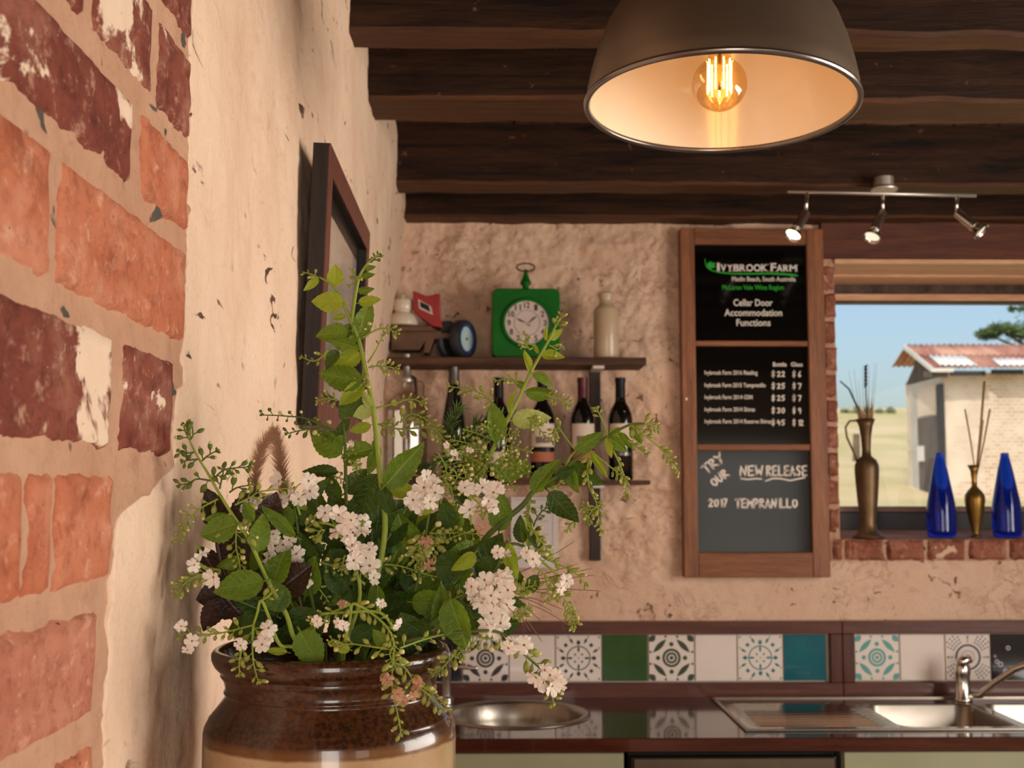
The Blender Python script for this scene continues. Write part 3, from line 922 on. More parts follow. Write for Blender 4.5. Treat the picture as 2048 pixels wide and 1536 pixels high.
# ================================================================== SHELVES
m_shelf = wood('shelf_wood', (62, 38, 26), (104, 68, 46), 0, 6, 0.7, 0.5)
m_iron = simple('black_iron', (44, 32, 28), (64, 48, 40), 12, rough=0.55, metal=0.3)
m_white_paint = simple('white_paint', (216, 206, 194), (200, 188, 174), 12, rough=0.6)
YS = 3.62
def shelf(label, px1, ytop, th, brs, drop):
    e = at(px1, ytop, YS)
    s = thing('wall_shelf', label, 'shelf', (0.1, YS + 0.08, e.z - th), 'rustic shelves on the back wall')
    mb = MB()
    n = 40
    v, f = [], []
    for i in range(n + 1):
        x = X_LEFT - 0.045 + (e.x - X_LEFT + 0.045) * i / n
        a, b = 0.004 * fbm(x * 9, ytop, 0, 3), 0.003 * fbm(x * 9, ytop, 7, 3)
        v += [(x, YS + a, e.z - th + b), (x, Y_BACK - 0.002, e.z - th), (x, Y_BACK - 0.002, e.z), (x, YS + a, e.z - 0.001)]
    for i in range(n):
        for c in range(4):
            f.append((i * 4 + c, i * 4 + (c + 1) % 4, i * 4 + 4 + (c + 1) % 4, i * 4 + 4 + c))
    f += [(3, 2, 1, 0), (4 * n, 4 * n + 1, 4 * n + 2, 4 * n + 3)]
    mb.add(v, f)
    obj('shelf_board', mb, m_shelf, s, bevel=0.003)
    for bx in brs:
        c = at(bx, ytop, Y_BACK - 0.03)
        mb = MB(); mb.box(c.x - 0.017, c.x + 0.017, Y_BACK - 0.030, Y_BACK - 0.022, e.z - th - drop, e.z - th - 0.001)
        br = obj('bracket', mb, m_iron, s, bevel=0.002)
        mb = MB(); mb.box(c.x - 0.017, c.x + 0.017, Y_BACK - 0.022, Y_BACK - 0.0, e.z - th - drop, e.z - th - 0.001); obj('back_plate', mb, m_iron, br)
        mb = MB(); mb.box(c.x - 0.017, c.x + 0.017, YS + 0.02, Y_BACK - 0.031, e.z - th - 0.009, e.z - th - 0.0005); obj('arm', mb, m_white_paint, br)
        for q in (0.35, 0.9):
            mb = MB(); mb.lathe([(0.0001, -0.003), (0.0035, -0.0015), (0.0045, 0)], (c.x, Y_BACK - 0.030, e.z - th - drop * q), 10, 0, Matrix.Rotation(-pi / 2, 3, 'X').inverted())
            obj('screw', mb, m_nickel, br)
    return s, e.z
sh1, ZS1 = shelf('upper rustic timber shelf carrying the green clock', 1293, 714, 0.024, (1190,), 0.21)
sh2, ZS2 = shelf('lower rustic timber shelf carrying the wine bottles', 1301, 960, 0.015, (1190,), 0.235)

# ---- things on the upper shelf
m_green = simple('green_enamel', (6, 104, 16), (4, 84, 12), 9, rough=0.5, spec=0.25)
m_dial = simple('clock_dial', (206, 188, 178), (190, 170, 160), 9, rough=0.5)
m_ink = simple('clock_ink', (60, 46, 42), (72, 56, 50), 20, rough=0.6)

def text_mesh(body, bold=0.0):
    cu = bpy.data.curves.new('txt', 'FONT')
    cu.body, cu.size, cu.offset = body, 1.0, bold
    cu.resolution_u = 3
    ob = bpy.data.objects.new('txt', cu)
    COL.objects.link(ob)
    dg = bpy.context.evaluated_depsgraph_get()
    me = bpy.data.meshes.new_from_object(ob.evaluated_get(dg))
    vs_ = [v.co.copy() for v in me.vertices]
    fs_ = [list(p.vertices) for p in me.polygons]
    bpy.data.objects.remove(ob); bpy.data.curves.remove(cu); bpy.data.meshes.remove(me)
    return vs_, fs_

def put_text(mb, body, x0, x1, z0, z1, Y, bold=0.0, m=0):
    """flat lettering fitted to a box on a plane facing the room"""
    vs_, fs_ = text_mesh(body, bold)
    a0, a1 = min(v.x for v in vs_), max(v.x for v in vs_)
    b0, b1 = min(v.y for v in vs_), max(v.y for v in vs_)
    mb.add([(x0 + (v.x - a0) / (a1 - a0) * (x1 - x0), Y, z0 + (v.y - b0) / (b1 - b0) * (z1 - z0)) for v in vs_], fs_, m)

def rrect(x0, x1, z0, z1, r, n=6):
    o = []
    for cx_, cz_, a0 in ((x1 - r, z1 - r, 0), (x0 + r, z1 - r, 90), (x0 + r, z0 + r, 180), (x1 - r, z0 + r, 270)):
        for k in range(n + 1):
            a = radians(a0 + 90 * k / n)
            o.append((cx_ + r * cos(a), cz_ + r * sin(a)))
    return o

YC = 3.645
c0, c1 = at(984, 706, YC), at(1120, 577, YC)
clock = thing('table_clock', 'square green enamel clock with a ring handle on top', 'clock', ((c0.x + c1.x) / 2, YC + 0.03, ZS1 + 0.001))
cz0, cz1 = ZS1 + 0.001, c1.z
mb = MB(); mb.prism(rrect(c0.x, c1.x, cz0, cz1, 0.02), lambda a, b, d: (a, YC + d, b), 0.07)
obj('case', mb, m_green, clock, bevel=0.004, seg=3, auto=True)
fc = at(1054, 646, YC)
RXm = Matrix.Rotation(pi / 2, 3, 'X')
fr = 0.071
mb = MB(); mb.lathe([(fr + 0.006, -0.002), (fr + 0.007, 0.006), (fr + 0.002, 0.009), (fr - 0.003, 0.006), (fr - 0.003, 0.001)], fc, 56, 0, RXm)
obj('bezel', mb, m_green, clock, smooth=True)
mb = MB(); mb.lathe([(0.0005, 0.0012), (fr - 0.002, 0.0012), (fr - 0.002, -0.001)], fc, 48, 0, RXm)
dial = obj('dial', mb, m_dial, clock)
mb = MB()
for k in range(1, 13):
    a = radians(90 - 30 * k)
    u, w = fc.x + 0.055 * cos(a), fc.z + 0.055 * sin(a)
    s = 0.0095
    put_text(mb, str(k), u - s * (0.55 if k < 10 else 0.95), u + s * (0.55 if k < 10 else 0.95), w - s, w + s, fc.y - 0.0022, 0.02)
obj('numerals', mb, m_ink, dial, recalc=False)
mb = MB()
for k in range(60):
    a = radians(6 * k)
    for r0, r1 in ((0.0385, 0.0397),):
        b = radians(6 * (k + 1))
        mb.add([(fc.x + r * cos(t_), fc.y - 0.002, fc.z + r * sin(t_)) for r, t_ in ((r0, a), (r1, a), (r1, b), (r0, b))], [(0, 1, 2, 3)])
obj('minute_ring', mb, m_ink, dial, recalc=False)
mb = MB()
for ang, ln, wd in ((150, 0.036, 0.0055), (40, 0.04, 0.0045), (-28, 0.012, 0.004)):
    a = radians(ang)
    d, p = Vector((cos(a), 0, sin(a))), Vector((-sin(a), 0, cos(a)))
    o_ = Vector((fc.x, fc.y - 0.004, fc.z - 0.004))
    mb.hexa([q - Vector((0, e_, 0)) for e_ in (0, 0.001) for q in (o_ - p * wd * .4, o_ + d * ln * .7 - p * wd * .5, o_ + d * ln, o_ + d * ln * .7 + p * wd * .5)])
obj('hands', mb, m_ink, dial)
fx = (c0.x + c1.x) / 2
mb = MB(); mb.lathe([(0.009, -0.004), (0.0105, 0.006), (0.0085, 0.011), (0.0175, 0.020), (0.0165, 0.026), (0.0095, 0.040), (0.006, 0.055), (0.0075, 0.062), (0.001, 0.067)], (fx, YC + 0.035, cz1), 24)
obj('finial', mb, m_green, clock, smooth=True)
mb = MB()
rc = Vector((fx, YC + 0.035, cz1 + 0.072))
mb.tube([rc + Vector((0.028 * cos(a), 0.008 * sin(a), 0.014 * sin(a))) for a in [2 * pi * i / 32 for i in range(33)]], 0.0024, 6)
obj('ring_handle', mb, m_iron, clock, smooth=True)

m_stone = simple('salt_glaze', (196, 170, 140), (176, 150, 120), 7, rough=0.35, coat=0.25)
sb = at(1214, 708, 3.66)
mb = MB(); mb.lathe([(0.001, 0), (0.037, 0.0), (0.039, 0.004), (0.039, 0.148), (0.036, 0.156), (0.029, 0.163), (0.0225, 0.171), (0.0205, 0.180), (0.0215, 0.189), (0.0255, 0.197), (0.0265, 0.202), (0.024, 0.205), (0.015, 0.2), (0.014, 0.18)], (sb.x, 3.68, ZS1 + 0.001), 40)
tag(obj('stoneware_bottle', mb, m_stone, smooth=True), 'small pale stoneware bottle at the right end of the upper shelf', 'bottle')

# old toy on wheels: brown chassis, red tin hood, rubber wheels
m_toy = simple('toy_rusty_brown', (74, 48, 34), (112, 80, 56), 14, rough=0.6)
m_red = simple('toy_red', (168, 34, 30), (140, 26, 24), 12, rough=0.4, coat=0.2)
m_tyre = simple('toy_tyre', (34, 34, 40), (50, 50, 58), 12, rough=0.55)
m_hub = simple('toy_hub', (188, 206, 206), (172, 192, 196), 12, rough=0.45)
m_hubblue = simple('toy_blue', (40, 74, 124), (30, 60, 108), 12, rough=0.45)
YV = 3.69
toy = thing('toy_vehicle', 'old tin toy with a red hood and dark blue-rimmed wheel beside the green clock', 'toy', (at(860, 700, YV).x, YV, ZS1 + 0.001))
wc = at(926, 666, YV); WR = 0.060
wc.z = ZS1 + 0.002 + WR
RW = Vector((0.86, -0.50, 0.0)).normalized().to_track_quat('Z', 'Y').to_matrix()
mb = MB(); mb.lathe([(0.001, -0.017), (0.03, -0.017), (0.046, -0.0165), (WR - 0.004, -0.016), (WR, -0.010), (WR, 0.010), (WR - 0.004, 0.016), (0.046, 0.0165), (0.046, 0.010)], wc, 40, 0, RW)
whl = obj('wheel', mb, m_tyre, toy, auto=True)
mb = MB(); mb.lathe([(0.001, 0.013), (0.038, 0.012), (0.038, 0.002)], wc, 36, 0, RW); obj('hub', mb, m_hub, whl, auto=True)
mb = MB(); mb.lathe([(0.038, 0.012), (0.040, 0.0175), (0.046, 0.0178), (0.0465, 0.012)], wc, 36, 0, RW); obj('hub_ring', mb, m_hubblue, whl, auto=True)
mb = MB(); mb.lathe([(0.0005, 0.018), (0.004, 0.016), (0.005, 0.01)], wc, 12, 0, RW); obj('axle_cap', mb, m_toy, whl)
# far wheel on the same axle, near the wall
RB = RW.copy(); w2c = wc + (RW @ Vector((0, 0, -0.052)))
mb = MB(); mb.lathe([(0.001, -0.012), (WR - 0.006, -0.012), (WR, -0.006), (WR, 0.006), (WR - 0.006, 0.012), (0.001, 0.012)], w2c, 32, 0, RB)
obj('wheel', mb, m_tyre, toy, auto=True)
def tv(px, py, Y=YV): return at(px, py, Y)
def slab(mb, pts, y0, y1, m=0):
    n = len(pts)
    v = [tv(x, y, y0) for x, y in pts] + [tv(x, y, y0) + Vector((0, y1 - y0, 0)) for x, y in pts]
    mb.add(v, [tuple(range(n)), tuple(range(2 * n - 1, n - 1, -1))] + [(i, i + n, (i + 1) % n + n, (i + 1) % n) for i in range(n)], m)
mb = MB(); slab(mb, [(782, 663), (905, 661), (905, 676), (868, 678), (858, 706), (846, 706), (850, 682), (838, 700), (782, 700)], YV - 0.03, YV + 0.04)
obj('chassis', mb, m_toy, toy, bevel=0.003)
mb = MB(); slab(mb, [(772, 652), (862, 652), (872, 662), (772, 662)], YV - 0.045, YV + 0.05)
obj('platform', mb, m_toy, toy, bevel=0.002)
mb = MB(); slab(mb, [(826, 581), (853, 592), (880, 586), (880, 632), (886, 656), (864, 652), (840, 634), (826, 620)], YV - 0.036, YV + 0.012)
hood = obj('hood', mb, m_red, toy, bevel=0.003)
mb = MB(); slab(mb, [(836, 598), (862, 613), (866, 630), (838, 617)], YV - 0.0372, YV - 0.036); obj('decal_border', mb, m_dial, hood)
mb = MB(); slab(mb, [(840, 603), (857, 611), (861, 624), (841, 614)], YV - 0.0382, YV - 0.0372); obj('decal', mb, m_black, hood)
mb = MB(); slab(mb, [(882, 642), (902, 645), (910, 668), (880, 668)], YV - 0.03, YV + 0.0); obj('mudguard', mb, m_black, toy, bevel=0.003)
m_porcelain = simple('porcelain', (222, 206, 182), (206, 188, 164), 6, rough=0.3, coat=0.3)
ic = at(806, 651, YV - 0.01)
mb = MB(); mb.lathe([(0.001, 0), (0.045, 0.0), (0.0465, 0.004), (0.0455, 0.014), (0.041, 0.027), (0.033, 0.036), (0.0285, 0.038), (0.0255, 0.040), (0.0255, 0.0445), (0.0285, 0.046), (0.0305, 0.050), (0.0300, 0.074), (0.0275, 0.080), (0.012, 0.082), (0.0095, 0.085), (0.009, 0.094), (0.001, 0.096)], ic, 40)
tag(obj('porcelain_insulator', mb, m_porcelain, smooth=True), 'cream porcelain insulator sitting on the brown toy at shelf end', 'insulator')

# ---- things on the lower shelf
m_wine = simple('dark_wine_glass', (12, 10, 8), (16, 14, 10), 4, rough=0.06, coat=0.5)
m_wine_green = simple('dark_green_glass', (16, 20, 12), (22, 26, 16), 4, rough=0.06, coat=0.5)
m_label = simple('paper_label', (222, 202, 184), (206, 186, 168), 10, rough=0.7)
m_label_org = simple('label_orange', (178, 108, 76), (164, 96, 68), 10, rough=0.7)
m_label_ink = simple('label_ink', (120, 100, 90), (90, 74, 66), 30, rough=0.7)
m_caps_red = simple('capsule_burgundy', (84, 22, 34), (70, 18, 28), 10, rough=0.35, metal=0.3)
m_caps_black = simple('capsule_black', (12, 11, 12), (18, 17, 18), 10, rough=0.4, spec=0.25)
m_caps_silver = simple('capsule_dark_silver', (84, 80, 76), (110, 104, 98), 10, rough=0.3, metal=0.7)
BORD = [(0.001, 0), (0.034, 0.0), (0.0375, 0.005), (0.0375, 0.188), (0.0355, 0.203), (0.028, 0.222), (0.0185, 0.238), (0.0152, 0.252), (0.0145, 0.30), (0.0158, 0.302), (0.0158, 0.312), (0.014, 0.315), (0.001, 0.315)]
FLUTE = [(0.001, 0), (0.034, 0.0), (0.037, 0.005), (0.037, 0.15), (0.034, 0.19), (0.027, 0.235), (0.020, 0.275), (0.0165, 0.30), (0.0155, 0.345), (0.0165, 0.346), (0.0165, 0.356), (0.001, 0.357)]
def wine(px, label, glass, caps, prof, lab, Y=3.70):
    c = at(px, 957, Y); c.z = ZS2 + 0.0008
    w = thing('wine_bottle', label, 'bottle', c, 'wine bottles on the lower shelf')
    obj('glass', MB().lathe(prof, c, 36), glass, w, smooth=True)
    hc = prof[-1][1]
    r = lambda z: max([b[0] + (a[0] - b[0]) * ((z - b[1]) / (a[1] - b[1]) if a[1] != b[1] else 0) for b, a in zip(prof, prof[1:]) if b[1] <= z <= a[1]] or [0.01])
    obj('capsule', MB().lathe([(r(z) + 0.0007, z) for z in (hc - 0.062, hc - 0.045, hc - 0.03, hc - 0.016)] + [(0.0166, hc - 0.012), (0.0166, hc + 0.0006), (0.001, hc + 0.0010)], c, 28), caps, w, auto=True)
    for z0, z1, mt, arc in lab:
        n = 24
        mb = MB()
        v = [(c.x + (r((z0 + z1) / 2) + 0.0007) * sin(a), c.y - (r((z0 + z1) / 2) + 0.0007) * cos(a), c.z + z) for z in (z0, z1) for a in [radians(-arc + 2 * arc * i / n) for i in range(n + 1)]]
        mb.add(v, [(i, i + 1, i + n + 2, i + n + 1) for i in range(n)])
        obj('label', mb, mt, w, smooth=True, recalc=False)
L1 = [(0.055, 0.085, m_label_org, 70), (0.088, 0.100, m_caps_black, 70), (0.1005, 0.172, m_label, 70), (0.112, 0.132, m_label_ink, 36)]
L2 = [(0.098, 0.172, m_label, 64), (0.110, 0.134, m_label_ink, 34), (0.058, 0.09, m_label_org, 64)]
L3 = [(0.112, 0.172, m_label, 66), (0.074, 0.084, m_caps_silver, 60)]
wine(907, 'tall slender dark flute wine bottle, leftmost of the wine bottles', m_wine_green, m_caps_silver, FLUTE, [(0.06, 0.12, m_label, 60)], 3.70)
wine(997, 'dark wine bottle with black capsule, half hidden behind foliage left of the labelled ones', m_wine, m_caps_black, BORD, [(0.05, 0.085, m_label, 60)])
wine(1085, 'wine bottle with cream and orange banded label behind the leaning branch', m_wine, m_caps_black, BORD, L1)
wine(1166, 'wine bottle with burgundy capsule beside the shelf bracket', m_wine, m_caps_red, BORD, L2)
wine(1242, 'wine bottle with black capsule, rightmost on the lower shelf', m_wine, m_caps_black, BORD, L3)

m_clear = thin_glass('clear_glass', (0.80, 0.76, 0.70, 1), 0.10, 0.03)
jc = at(812, 956, 3.69); jc.z = ZS2 + 0.0008
jug = thing('glass_siphon', 'clear ribbed glass siphon bottle at the left end of the lower shelf', 'bottle', jc)
n = 60
prof = [(0.001, 0.0), (0.055, 0.0), (0.062, 0.008), (0.064, 0.03), (0.064, 0.21), (0.061, 0.232), (0.05, 0.25), (0.034, 0.262), (0.022, 0.272), (0.0185, 0.285), (0.0175, 0.31)]
mb = MB()
v, f = [], []
for r, z in prof:
    for j in range(n):
        a = 2 * pi * j / n
        rr = r * (1 + (0.018 * (1 if (j // 3) % 2 else -1) if 0.02 < z < 0.22 else 0))
        v.append((jc.x + rr * cos(a), jc.y + rr * sin(a), jc.z + z))
for i in range(len(prof) - 1):
    for j in range(n):
        a, b = i * n + j, i * n + (j + 1) % n
        f.append((a, b, b + n, a + n))
mb.add(v, f)
obj('glass', mb, m_clear, jug, smooth=True)
obj('collar', MB().lathe([(0.0185, 0.30), (0.02, 0.304), (0.018, 0.315), (0.0125, 0.325), (0.0105, 0.345), (0.0105, 0.372), (0.0125, 0.374), (0.0125, 0.386), (0.001, 0.388)], jc, 24), m_nickel, jug, auto=True)
mb = MB(); mb.tube([jc + Vector((0.012, 0, 0.318)), jc + Vector((0.026, -0.005, 0.312)), jc + Vector((0.03, -0.006, 0.272)), jc + Vector((0.029, -0.006, 0.262))], [0.006, 0.0055, 0.005, 0.004], 8)
obj('spout', mb, m_iron, jug, smooth=True)
mb = MB(); mb.tube([jc + Vector((0.02, 0, 0.30)), jc + Vector((0.045, 0, 0.304)), jc + Vector((0.054, 0, 0.288)), jc + Vector((0.05, 0, 0.262)), jc + Vector((0.06, 0, 0.252))], 0.0014, 6)
obj('wire', mb, m_iron, jug, smooth=True)

# paper pinned under the shelf
m_paper = simple('white_paper', (214, 202, 198), (204, 192, 188), 5, rough=0.7)
m_grey_ink = simple('grey_ink', (170, 156, 150), (160, 146, 140), 5, rough=0.7)
nA, nB = at(1022, 1136, Y_BACK - 0.03), at(1116, 994, Y_BACK - 0.03)
note = thing('paper_notice', 'white paper notice on the wall under the lower shelf', 'notice', (nA.x, Y_BACK - 0.03, nA.z))
mb = MB(); mb.box(nA.x, nB.x, Y_BACK - 0.032, Y_BACK - 0.0305, nA.z, nB.z); obj('sheet', mb, m_paper, note)
mb = MB()
mb.box(nA.x + 0.008, nB.x - 0.016, Y_BACK - 0.0326, Y_BACK - 0.0321, nB.z - 0.01, nB.z - 0.008); mb.box(nB.x - 0.018, nB.x - 0.016, Y_BACK - 0.0326, Y_BACK - 0.0321, nA.z + 0.01, nB.z - 0.01)
for k in range(11):
    mb.box(nA.x + 0.02, nB.x - 0.03 - 0.03 * ((k * 7) % 3), Y_BACK - 0.0326, Y_BACK - 0.0321, nB.z - 0.034 - k * 0.014, nB.z - 0.0315 - k * 0.014)
obj('ruled_lines', mb, m_grey_ink, note)

# ================================================================== MENU BOARD
m_oak = wood('menu_frame_wood', (112, 66, 38), (158, 98, 60), 2, 5, 0.45, 0.25)
m_oak_h = wood('menu_rail_wood', (108, 62, 36), (152, 94, 56), 0, 5, 0.45, 0.25)
m_slate = simple('black_glass', (6, 5, 5), (9, 8, 7), 3, rough=0.09, spec=0.45)
m_chalk = simple('white_lettering', (232, 220, 208), (222, 208, 196), 20, rough=0.8)
m_chalk_green = simple('green_lettering', (30, 168, 34), (24, 150, 30), 20, rough=0.7)
YM = 3.742
def mx(px, py=800): return at(px, py, YM).x
def mz(py, px=1510): return at(px, py, YM).z
bx0, bx1 = at(1369, 1150, YM).x, at(1662, 1150, YM).x
bz0, bz1 = mz(1155), mz(457)
menu = thing('menu_board', 'tall wooden framed blackboard menu with three dark panes beside the window', 'board', ((bx0 + bx1) / 2, YM + 0.01, bz0))
sw = (bx1 - bx0) * 0.098
pz = [(mz(681), mz(489)), (mz(888), mz(692)), (mz(1105), mz(901))]
ix0, ix1 = bx0 + sw, bx1 - sw * 1.22
for a in [(bx0, ix0), (ix1, bx1)]:
    mb = MB(); mb.box(a[0], a[1], YM, YM + 0.045, bz0, bz1); obj('stile', mb, m_oak, menu, bevel=0.003)
mb = MB(); mb.box(ix0, ix1, YM + 0.001, YM + 0.045, pz[0][1], bz1); obj('rail', mb, m_oak_h, menu, bevel=0.003)
mb = MB(); mb.box(ix0, ix1, YM + 0.001, YM + 0.045, bz0, pz[2][0]); obj('rail', mb, m_oak_h, menu, bevel=0.003)
for a, b in ((pz[1][1], pz[0][0]), (pz[2][1], pz[1][0])):
    mb = MB(); mb.box(ix0, ix1, YM + 0.004, YM + 0.04, a, b); obj('glazing_bar', mb, m_oak_h, menu, bevel=0.003)
panes = []
for (a, b) in pz:
    mb = MB(); mb.box(ix0, ix1, YM + 0.016, YM + 0.022, a, b)
    panes.append(obj('pane', mb, m_slate, menu))
mb = MB(); mb.lathe([(0.0005, 0.004), (0.004, 0.003), (0.005, 0)], (bx0 + sw * 0.25, YM, mz(798)), 12, 0, RXm); obj('screw', mb, m_nickel, menu)
YP = YM + 0.0155
def T(mb, body, x0, x1, yt, yb, bold=0.0, m=0, line=None, mat=None):
    a, b = at(x0, yb, YP), at(x1, yt, YP)
    own = MB() if line is not None else mb
    put_text(own, body, a.x, b.x, a.z, b.z, YP, bold, m)
    if line is not None:
        obj('lettering', own, mat or m_chalk, line, recalc=False)
mb = MB()
# the shop heading in capitals with larger initials and slab serifs
def serif_word(mb, word, x0, widths, yt, yb, stems):
    for ch, w in zip(word, widths):
        T(mb, ch, x0, x0 + w - 1.2, yt, yb, 0.022)
        for s in stems.get(ch, ()):
            c, top, bot = s
            cx_ = x0 + (w - 1.2) * c
            for on, yy in ((top, yt), (bot, yb)):
                if on:
                    a, b = at(cx_ - 3.1, yy + (0 if yy == yt else -1.2), YP), at(cx_ + 3.1, yy + (1.2 if yy == yt else 0), YP)
                    mb.add([(a.x, YP, a.z), (b.x, YP, a.z), (b.x, YP, b.z), (a.x, YP, b.z)], [(0, 1, 2, 3)])
        x0 += w
    return x0
ST = {'I': [(.5, 1, 1)], 'V': [(.08, 1, 0), (.92, 1, 0)], 'Y': [(.08, 1, 0), (.92, 1, 0), (.5, 0, 1)], 'B': [(.12, 1, 1)], 'R': [(.12, 1, 1), (.95, 0, 1)], 'K': [(.12, 1, 1), (.9, 1, 1)], 'F': [(.15, 1, 1)], 'A': [(.06, 0, 1), (.94, 0, 1)], 'M': [(.1, 1, 1), (.9, 1, 1)]}
xe = serif_word(mb, 'I', 1434, [6.5], 525, 543, ST)
xe = serif_word(mb, 'VYBROOK', xe + 0.5, [13, 13, 12.5, 13, 15, 15, 14], 528.5, 543, ST)
xe = serif_word(mb, 'F', 1541.5, [12], 526, 543.5, ST)
xe = serif_word(mb, 'ARM', xe - 0.5, [13.5, 12.5, 16], 529.5, 543.5, ST)
T(mb, 'Maslin Beach, South Australia', 1464, 1591, 553.5, 564, 0.012, line=panes[0])
T(mb, 'Cellar Door', 1467, 1545, 598.5, 612, 0.014, line=panes[0])
T(mb, 'Accommodation', 1449, 1564, 618.5, 632, 0.014, line=panes[0])
T(mb, 'Functions', 1473, 1541, 638.5, 652, 0.014, line=panes[0])
obj('lettering', mb, m_chalk, panes[0], recalc=False)
mb = MB()
T(mb, 'McLaren Vale Wine Region', 1445, 1568, 570, 582.5, 0.012, line=panes[0], mat=m_chalk_green)
# the ivy leaf and the sweeping underline
def ribbon(mb, pts, w0, w1=None, m=0):
    """flat brush stroke through photo points on the pane"""
    P = [at(x, y, YP) for x, y in pts]
    w1 = w0 if w1 is None else w1
    k = len(P)
    v = []
    for i in range(k):
        t_ = (P[min(i + 1, k - 1)] - P[max(i - 1, 0)]).normalized()
        nn = Vector((-t_.z, 0, t_.x))
        w = (w0 + (w1 - w0) * i / (k - 1)) * YP / F_PX / 2
        v += [P[i] + nn * w, P[i] - nn * w]
    mb.add(v, [(2 * i, 2 * i + 1, 2 * i + 3, 2 * i + 2) for i in range(k - 1)], m)
    for i in (0, k - 1):
        w = (w0 if i == 0 else w1) * YP / F_PX / 2
        mb.add([P[i] + Vector((w * cos(a), 0, w * sin(a))) for a in [2 * pi * j / 8 for j in range(8)]], [tuple(range(8))], m)
ribbon(mb, [(1410, 518), (1411, 528), (1415, 536), (1424, 541), (1440, 545), (1465, 547.5), (1500, 547.5), (1540, 547), (1570, 548.5), (1594, 551)], 1.2, 4.2)
leafp = [(1421, 522), (1424, 526), (1430, 525), (1429, 531), (1431, 535), (1424, 536), (1420, 540), (1417, 535), (1412, 533), (1415, 529), (1414, 525), (1418, 526)]
P = [at(x, y, YP) for x, y in leafp]
c_ = sum(P, Vector()) / len(P)
mb.add([c_] + P, [(0, i + 1, (i + 1) % len(P) + 1) for i in range(len(P))])
obj('leaf_emblem', mb, m_chalk_green, panes[0], recalc=False)
T(None, 'Bottle', 1546, 1573, 724.5, 733, 0.014, line=panes[1]); T(None, 'Glass', 1582, 1605, 724.5, 733, 0.014, line=panes[1])
ROWT = [('2016 Riesling', 1515, 741), ('2015 Tempranillo', 1531, 766), ('2014 GSM', 1505, 790), ('2014 Shiraz', 1510, 814.5), ('2014 Reserve Shiraz', 1543, 838.5)]
for s, x1, y in ROWT:
    T(None, 'Ivybrook Farm ' + s, 1409.5, x1, y, y + 11, 0.012, line=panes[1])
# handwriting: single strokes per letter, on a 1 x 1.4 cell (y down)
G = {
 'T': [[(0, .1), (1, 0)], [(.5, .05), (.5, 1.4)]], 'R': [[(.1, 1.4), (.1, 0), (.7, .1), (.8, .4), (.15, .75), (.95, 1.4)]], 'Y': [[(0, 0), (.5, .65)], [(1, 0), (.5, .65), (.3, 1.5)]],
 'O': [[(.5, 0), (.1, .4), (.1, 1), (.5, 1.4), (.9, 1), (.9, .4), (.5, 0)]], 'U': [[(.1, 0), (.1, 1), (.4, 1.4), (.8, 1.1), (.9, 0)]],
 'N': [[(.05, 1.4), (.1, 0), (.85, 1.4), (.95, 0)]], 'E': [[(.9, 0), (.1, .05), (.1, 1.4), (.95, 1.35)], [(.1, .7), (.75, .65)]], 'W': [[(0, 0), (.2, 1.4), (.5, .5), (.75, 1.4), (1, 0)]],
 'L': [[(.1, 0), (.1, 1.4), (.95, 1.35)]], 'A': [[(.05, 1.4), (.45, 0), (.95, 1.4)], [(.2, .9), (.8, .85)]], 'S': [[(.9, .15), (.4, 0), (.15, .4), (.8, .9), (.6, 1.35), (.05, 1.25)]],
 'M': [[(0, 1.4), (.15, 0), (.5, .9), (.85, 0), (1, 1.4)]], 'P': [[(.1, 1.4), (.1, 0), (.7, .05), (.85, .4), (.6, .75), (.12, .8)]], 'I': [[(.5, 0), (.5, 1.4)]],
 '0': [[(.5, 0), (.1, .5), (.2, 1.2), (.55, 1.4), (.9, .9), (.8, .2), (.5, 0)]], '1': [[(.3, .2), (.5, 0), (.5, 1.4)]], '2': [[(.1, .3), (.45, 0), (.85, .3), (.6, .8), (.1, 1.4), (.95, 1.35)]],
 '3': [[(.1, .1), (.7, .05), (.75, .4), (.4, .65), (.85, .9), (.6, 1.35), (.1, 1.3)]], '4': [[(.35, 0), (.1, .8), (.9, .8)], [(.7, .3), (.65, 1.4)]], '5': [[(.9, 0), (.25, .05), (.15, .6), (.7, .6), (.85, 1.0), (.5, 1.4), (.1, 1.3)]],
 '6': [[(.7, 0), (.25, .6), (.2, 1.15), (.55, 1.4), (.8, 1.05), (.55, .75), (.22, .95)]], '7': [[(.05, .05), (.95, 0), (.4, 1.4)]], '9': [[(.85, .3), (.5, 0), (.15, .35), (.4, .7), (.85, .4), (.7, 1.4)]],
 '$': [[(.9, .3), (.5, .12), (.15, .4), (.85, .95), (.5, 1.28), (.1, 1.1)], [(.5, -.1), (.5, 1.5)]],
}
def hand(mb, text, x, y, cw, chh, th, gap=0.35, rot=0.0):
    ca, sa = cos(rot), sin(rot)
    cx_ = 0.0
    for ch in text:
        if ch != ' ':
            for st in G[ch]:
                pts = []
                for (a, b), (c, d) in zip(st, st[1:]):
                    pts += [(a + (c - a) * k / 2, b + (d - b) * k / 2) for k in range(2)]
                pts.append(st[-1])
                ribbon(mb, [(x + (cx_ + a * cw) * ca - (b / 1.4 * chh) * sa, y + (cx_ + a * cw) * sa + (b / 1.4 * chh) * ca) for a, b in pts], th)
        cx_ += cw * (1 + gap) * (0.5 if ch in 'I1' else 1.0)
